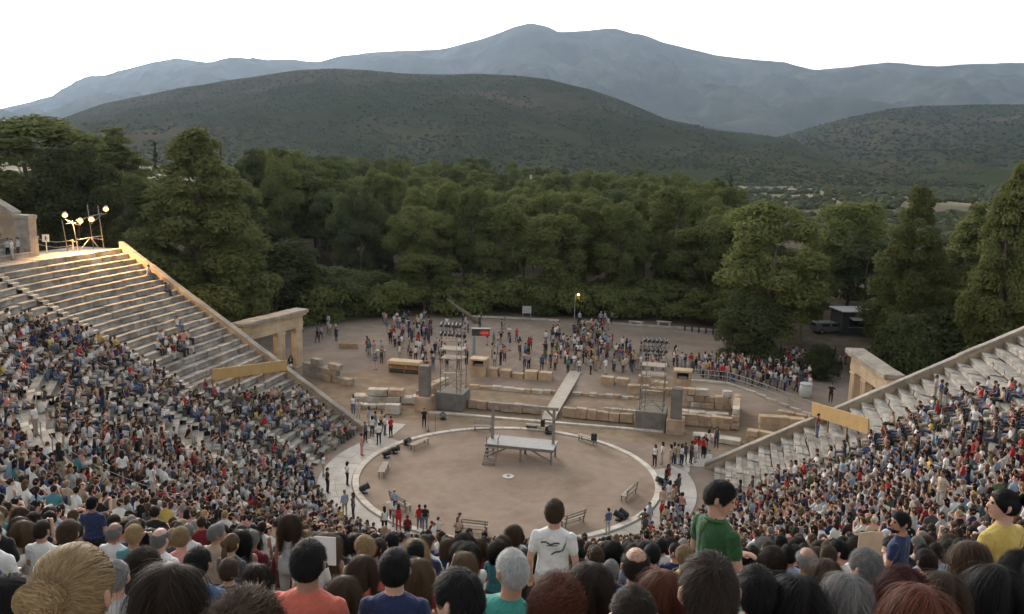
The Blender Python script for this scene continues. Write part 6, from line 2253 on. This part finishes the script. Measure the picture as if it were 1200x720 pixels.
for j in range(NUP - 1):
    r = RU0 + j * TREAD + .18
    z = ZU0 + j * RISEU
    s = -75.0
    while s < 75:
        s += math.degrees(.55 / r) * prr.uniform(.92, 1.15)
        u, v = plan(r, s)
        w = T(u, v)
        q = project((w.x, w.y, z + .72))[0]
        if q[2] < 2.0 or not (-130 < q[0] < 1330): continue
        if q[1] > 860: continue
        if any((w.x - a) ** 2 + (w.y - b) ** 2 < .42 ** 2 for a, b, c in USED): continue
        if q[2] < 9.0 and q[1] < 745:
            hw_ = 105 / q[2]
            if any(abs(q[0] - a) < (hw_ + c) * .80 and abs(q[1] - b) < (hw_ + c) * 1.0 for a, b, c, d in NEAR): continue
            if q[2] < 4.6: continue
        if any(abs(q[0] - a) < c + 40 / q[2] and -3 * c < q[1] - b < 3.5 * c and q[2] < d for a, b, c, d in NEAR if d < 60 and c < 20): continue
        if prr.random() > .93: continue
        cand(w.x, w.y, z, face_rz(w.x, w.y, prr.gauss(0, .18)), 'upper')
seated_sorted = sorted(CAND, key=lambda c: c[4])
SIT_SPECS = ['sit_m', 'sit_f', 'sit_tank', 'sit_lean', 'sit_long', 'sit_m_left', 'sit_f_left', 'sit_m_right', 'sit_chin', 'sit_phone', 'sit_head']
SIT_W = [.26, .22, .10, .08, .08, .06, .06, .05, .03, .04, .02]
POSE_TXT = {'sit_m': 'seated upright', 'sit_f': 'seated upright', 'sit_tank': 'seated with bare arms', 'sit_lean': 'leaning forward', 'sit_long': 'seated with folded arms', 'sit_m_left': 'looking aside',
            'sit_f_left': 'looking aside', 'sit_m_right': 'glancing back', 'sit_chin': 'resting chin on hand', 'sit_phone': 'holding up both hands', 'sit_head': 'raising one hand'}
def style_for(spec):
    fem = bool(SPECS[spec].get('fem'))
    return prr.choices(['long', 'bob', 'updo', 'tail', 'curly'], [.4, .2, .13, .15, .12])[0] if fem else prr.choices(['short', 'crop', 'thin', 'curly'], [.62, .22, .12, .04])[0]
N_SOLO = 178
solo = [c for c in seated_sorted if c[7] == 'upper' and -60 < c[5] < 1260 and c[6] < 745][:N_SOLO]
solo_ids = set(id(c) for c in solo)
for c in solo:
    spec = prr.choices(SIT_SPECS, SIT_W)[0]
    st_ = style_for(spec)
    sh, hc_ = wpick(SHIRTS)[0], wpick(HAIRS)[0]
    if hc_ == 'white' and st_ not in ('crop', 'thin'): hc_ = 'brown'
    if st_ == 'thin' and hc_ not in ('grey', 'white', 'dark brown'): hc_ = 'grey'
    near = c[4] < 9
    person(spec, st_, hc_, sh, (c[0], c[1], c[2]), c[3], prr.uniform(.90, 1.02), f'person {POSE_TXT[spec]} on upper tiers, {sh}, {NAME_OF[st_]} {hc_} hair', 'spectators on the upper tiers', True)

# ------------------------------------------------------------------ standing people one can pick out
STAND_TXT = {'stand_m': 'standing', 'stand_f': 'bare-armed', 'stand_hip': 'arms akimbo', 'stand_turn': 'folding arms', 'stand_left': 'turned aside', 'step_m': 'walking', 'stand_phone': 'standing with raised hands', 'stand_point': 'pointing'}
def stander(px, py, z, spec, style, hairc, shirt, face, where, group, label=None, trou=None, scale=None):
    p = on_z(px, py, z)
    return person(spec, style, hairc, shirt, p, face, scale or prr.uniform(.95, 1.04), label or f'person {STAND_TXT[spec]} {where}, {shirt} top, {NAME_OF[style]} {hairc} hair', group, False, None, trou)
GR = 'people standing round the orchestra'
stander(497, 501, .02, 'stand_m', 'crop', 'black', 'black', math.pi + .2, '', GR, 'person all in black standing by the microphone stands', (.015, .015, .016))
stander(407, 569, .03, 'stand_hip', 'bob', 'dark brown', 'white', -1.2, '', GR, 'person in a white patterned top and black trousers standing alone on the paving', (.015, .015, .016))
stander(424, 534, .03, 'stand_f', 'updo', 'brown', 'pink', -1.0, '', GR, 'person in a short pink dress standing on the paving', (.5, .23, .21))
stander(444, 521, .03, 'stand_m', 'short', 'dark brown', 'white', .4, '', GR, 'person in a white shirt and black trousers by the drain of the ring', (.015, .015, .016))
stander(458, 513, .03, 'stand_left', 'short', 'brown', 'red', .9, '', GR, 'person in a red patterned shirt with folded arms by the ring', (.02, .02, .024))
stander(384, 578, .05, 'stand_m', 'short', 'black', 'black', -1.0, '', GR, 'person in black at the edge of the lowest seats', (.02, .02, .024))
stander(379, 558, .05, 'stand_phone', 'long', 'brown', 'white', -1.4, '', GR, 'person in white with raised hands beside the lowest seats')
stander(404, 605, .05, 'stand_m', 'short', 'grey', 'light blue', .6, '', GR, 'person in a light blue shirt and beige trousers on the paving', (.35, .30, .23))
stander(414, 608, .05, 'stand_f', 'long', 'dark brown', 'dark grey', 2.0, '', GR, 'person in a dark dress standing next to the light blue shirt', (.05, .05, .055))
stander(462, 603, .05, 'stand_m', 'thin', 'grey', 'light blue', .2, '', GR, 'person in a pale blue shirt at the crowd edge by the slatted bench')
stander(467, 622, .05, 'stand_f', 'bob', 'brown', 'red', .1, '', GR, 'person in a bright red top at the crowd edge of the ring', (.38, .03, .03))
stander(498, 622, .05, 'stand_m', 'short', 'black', 'black', 0, '', GR, 'person in black standing before the long slatted bench')
stander(538, 634, .05, 'stand_f', 'updo', 'brown', 'white', 2.4, '', GR, 'person in white standing by the end of the long slatted bench')
stander(712, 627, .05, 'stand_m', 'short', 'brown', 'blue', .5, '', GR, 'person in a blue shirt on the ring by the paired lamps')
stander(767, 547, .05, 'stand_f', 'long', 'dark brown', 'white', 2.4, '', GR, 'person in white and black standing alone at the ring', (.02, .02, .024))
stander(776, 600, .05, 'stand_m', 'short', 'brown', 'beige', -.6, '', GR, 'person in a beige top standing on the paving past the ring')
stander(973, 472, 2.6, 'stand_hip', 'short', 'dark brown', 'black', 2.6, '', GR, 'person all in black standing in the passage by the half hidden gateway', (.015, .015, .016))
for k, (px, py, sh) in enumerate([(436, 512, 'white'), (440, 506, 'teal'), (447, 505, 'beige'), (451, 510, 'white'), (432, 500, 'light blue'), (420, 490, 'pale grey'), (414, 486, 'white'), (428, 519, 'dark grey')]):
    stander(px, py, .03, prr.choice(['stand_m', 'stand_f', 'stand_left']), 'short' if k % 2 else 'long', wpick(HAIRS)[0], sh, prr.uniform(0, 6.28), 'by the sloping wall foot', GR)
for k in range(15):
    stander(778 + k * 4.2 + prr.uniform(-3, 3), 548 - k * 1.2 + prr.uniform(-7, 5), .05, prr.choice(['stand_m', 'stand_f', 'stand_left', 'stand_hip']), prr.choice(['short', 'long', 'crop', 'bob']), wpick(HAIRS)[0],
            prr.choice(['black', 'red', 'white', 'white', 'pink', 'dark grey', 'beige', 'navy blue']), prr.uniform(0, 6.28), 'in the group past the ring', GR)
for k in range(10):
    stander(772 + prr.uniform(0, 26), 575 + k * 5 + prr.uniform(-4, 4), .05, prr.choice(['stand_m', 'stand_f', 'step_m', 'stand_left']), prr.choice(['short', 'long', 'bob']), wpick(HAIRS)[0], wpick(SHIRTS)[0], prr.uniform(0, 6.28), 'on the paving past the ring', GR)
for px, py, sh, lab in [(1095, 470, 'pale grey', 'person in pale grey and shorts standing on the empty rows of the wing'), (1101, 476, 'navy blue', 'person in navy standing on the empty rows of the wing'), (1106, 480, 'black', 'person in black standing on the empty rows of the wing'),
                        (957, 513, 'maroon', 'person in a dark red top standing below the sloping ochre board')]:
    p = on_tier(px, py, -.02)
    person('stand_m', 'short', 'dark brown', sh, p, -1.8 + prr.uniform(-.4, .4), 1.0, lab, 'people standing on the tiers')
for px, py, sh, lab in [(10, 304, 'pale grey', 'person in pale grey standing by the stone pier of the upper tiers'), (15, 305, 'white', 'person in white standing by the stone pier of the upper tiers'), (22, 303, 'light blue', 'person in a light blue shirt standing by the stone pier')]:
    p = on_z(px, py, TERR)
    person('stand_m', 'short', 'dark brown', sh, p, 2.2 + prr.uniform(-1, 1), 1.0, lab, 'people standing on the tiers')
SG = 'people standing along the aisles'
for px, py, sh in [(165, 520, 'white'), (42, 500, 'white'), (100, 520, 'pale grey'), (72, 555, 'black'), (145, 560, 'white'), (120, 470, 'black'), (262, 500, 'dark grey'), (180, 575, 'white'), (930, 560, 'white'), (1105, 560, 'white'), (1100, 590, 'beige'),
                   (1110, 545, 'beige'), (880, 575, 'dark grey'), (1140, 500, 'white'), (985, 560, 'light blue')]:
    p = on_tier(px, py + 12, .0)
    if p is None: continue
    person(prr.choice(['stand_m', 'stand_f', 'stand_hip']), prr.choice(['short', 'long', 'bob']), wpick(HAIRS)[0], sh, p, face_rz(p.x, p.y, prr.uniform(-1.5, 1.5)), prr.uniform(.95, 1.03),
           f'person in {sh} standing up among the seated rows of the lower tiers', SG)

# ------------------------------------------------------------------ the rest: one crowd
def low_proto(spec, style, tris=168):
    base = SPECS[spec]['_base']
    hair = HAIR_LO[style]
    hc, yaw, nod = HEADS[spec]
    nb = len(base.vertices)
    bv = np.empty(nb * 3, np.float32)
    base.vertices.foreach_get('co', bv)
    hv = np.empty(len(hair.vertices) * 3, np.float32)
    hair.vertices.foreach_get('co', hv)
    rm = np.array(Matrix.Rotation(yaw, 3, 'Z') @ Matrix.Rotation(-nod, 3, 'X'))
    rm = rm * HEAD_S * np.array([1, 1, .93])
    db = decimate(base, tris / (2 * len(base.polygons)))
    dh = decimate(hair, 44 / max(44, len(hair.polygons) * 1.0))
    out_v, out_f, out_c = [], [], []
    n0 = 0
    for me_, xf, cat0 in ((db, None, None), (dh, (rm, np.array(hc)), 6)):
        v = np.empty(len(me_.vertices) * 3, np.float32)
        me_.vertices.foreach_get('co', v)
        v = v.reshape(-1, 3)
        if xf:
            v = v @ xf[0].T + xf[1]
        me_.calc_loop_triangles()
        f = np.empty(len(me_.loop_triangles) * 3, np.int32)
        me_.loop_triangles.foreach_get('vertices', f)
        pi = np.empty(len(me_.loop_triangles), np.int32)
        me_.loop_triangles.foreach_get('polygon_index', pi)
        mi = np.empty(len(me_.polygons), np.int32)
        me_.polygons.foreach_get('material_index', mi)
        out_v.append(v)
        out_f.append(f.reshape(-1, 3) + n0)
        out_c.append(mi[pi] if cat0 is None else np.full(len(pi), 6))
        n0 += len(v)
    return np.concatenate(out_v), np.concatenate(out_f), np.concatenate(out_c)
LOWS = {'sit': [], 'stand': []}
for spec, sty in [('sit_m', 'short'), ('sit_m', 'crop'), ('sit_f', 'long'), ('sit_f', 'bob'), ('sit_tank', 'updo'), ('sit_tank', 'long'), ('sit_lean', 'short'), ('sit_long', 'short'), ('sit_m_left', 'short'), ('sit_f_left', 'long'),
                  ('sit_m_right', 'thin'), ('sit_chin', 'crop'), ('sit_phone', 'short'), ('sit_head', 'tail')]:
    LOWS['sit'].append(low_proto(spec, sty))
for spec, sty in [('stand_m', 'short'), ('stand_m', 'crop'), ('stand_f', 'long'), ('stand_f', 'bob'), ('stand_hip', 'short'), ('stand_turn', 'crop'), ('stand_left', 'long'), ('step_m', 'short'), ('stand_phone', 'short'), ('stand_point', 'tail')]:
    LOWS['stand'].append(low_proto(spec, sty))
REST = [('sit', c[0], c[1], c[2], c[3]) for c in CAND if id(c) not in solo_ids]
def strew(pts, n, z, mind=.45, tries=6000):
    """standing people over a patch given by pixels of the ground"""
    got = []
    xs, ys = [p[0] for p in pts], [p[1] for p in pts]
    k = 0
    while len(got) < n and k < tries:
        k += 1
        x, y = prr.uniform(min(xs), max(xs)), prr.uniform(min(ys), max(ys))
        if not in_poly(x, y, pts): continue
        p = on_z(x, y, z)
        if any((p.x - a) ** 2 + (p.y - b) ** 2 < mind ** 2 for a, b in got): continue
        got.append((p.x, p.y))
    for a, b in got:
        REST.append(('stand', a, b, world_ground(a, b), prr.uniform(0, 6.283)))
strew([(448, 378), (500, 376), (512, 392), (500, 412), (455, 405)], 46, .9)
strew([(462, 405), (545, 405), (548, 432), (500, 436), (470, 425)], 34, .9)
strew([(428, 410), (440, 408), (455, 426), (432, 432)], 8, .9)
strew([(505, 378), (605, 380), (600, 390), (520, 392)], 9, .9)
strew([(570, 400), (600, 398), (605, 428), (572, 432)], 12, .9)
strew([(598, 400), (655, 392), (660, 434), (612, 436)], 34, .9)
strew([(664, 392), (708, 388), (712, 404), (672, 408)], 24, .9)
strew([(655, 402), (700, 400), (746, 416), (748, 440), (662, 438)], 84, .9)
strew([(745, 412), (800, 424), (804, 442), (748, 438)], 24, .9)
strew([(808, 430), (870, 424), (948, 428), (950, 460), (905, 458), (860, 448), (812, 442)], 150, .9, .40)
strew([(880, 420), (950, 418), (955, 432), (890, 432)], 24, .9)
strew([(352, 385), (392, 382), (395, 400), (356, 404)], 9, .9)
strew([(660, 380), (720, 376), (722, 390), (664, 394)], 14, .9)
strew([(1080, 372), (1200, 360), (1200, 392), (1085, 396)], 26, 3.0)
strew([(432, 612), (470, 606), (540, 628), (545, 646), (440, 640)], 9, .03)
strew([(740, 628), (800, 600), (806, 630), (760, 646)], 16, .03)
strew([(955, 415), (1000, 418), (1000, 440), (960, 440)], 8, .9)
strew([(330, 425), (345, 425), (345, 436), (330, 436)], 4, .9)
V_all, F_all, C_all = [], [], []
nv0 = 0
def srgb_jit(c, s=.18):
    k = prr.uniform(1 - s, 1 + s)
    return [min(.8, x * k) for x in c]
for (kind, x, y, z, rz) in REST:
    v, f, c = prr.choice(LOWS[kind])
    s = prr.uniform(.90, 1.03)
    cc, ss = math.cos(rz) * s, math.sin(rz) * s
    w = np.empty_like(v)
    w[:, 0] = v[:, 0] * cc - v[:, 1] * ss + x
    w[:, 1] = v[:, 0] * ss + v[:, 1] * cc + y
    w[:, 2] = v[:, 2] * s + z
    sk = srgb_jit(prr.choice(SKINS))
    pal = np.array([sk, srgb_jit(wpick(SHIRTS)[1]), srgb_jit(prr.choice(TROUS)), (.04, .035, .03), (.03, .02, .02), [sk[0] * .85, sk[1] * .6, sk[2] * .6], srgb_jit(wpick(HAIRS)[1])], np.float32)
    V_all.append(w)
    F_all.append(f + nv0)
    C_all.append(pal[c])
    nv0 += len(v)
me = fastmesh('crowd', np.concatenate(V_all), np.concatenate(F_all), [M['crowd']], shade=True)
C3 = np.repeat(np.concatenate(C_all), 3, axis=0)
c4 = np.ones((len(C3), 4), np.float32)
c4[:, :3] = C3
at_ = me.color_attributes.new('person_color', 'FLOAT_COLOR', 'CORNER')
at_.data.foreach_set('color', c4.ravel())
tag(link('crowd', me), 'mass of spectators filling the stone tiers and queueing in the forecourt', 'crowd', kind='stuff')
for sp in SPECS.values():
    b = sp.pop('_base', None)
    if b: bpy.data.meshes.remove(b)
for m_ in list(bpy.data.meshes):
    if m_.users == 0: bpy.data.meshes.remove(m_)
print('PEOPLE', sum(1 for o in bpy.data.objects if o.name.startswith('person')), 'crowd', len(REST), 'solo', len(solo))
# ================================================================== the evening air
hz = MB().box((0, 3200, 690), (17000, 14500, 1520)).build('haze', None)
m = bpy.data.materials.new('haze')
m.use_nodes = True
N, L = m.node_tree.nodes, m.node_tree.links
N.remove(N['Principled BSDF'])
pv = N.new('ShaderNodeVolumePrincipled')
pv.inputs['Color'].default_value = (0.58, 0.75, 1.0, 1)
pv.inputs['Density'].default_value = 4.4e-5
pv.inputs['Anisotropy'].default_value = 0.45
L.new(pv.outputs[0], N['Material Output'].inputs['Volume'])
hz.data.materials.append(m)
tag(hz, 'pale blue evening haze filling the whole valley', 'haze', kind='stuff')
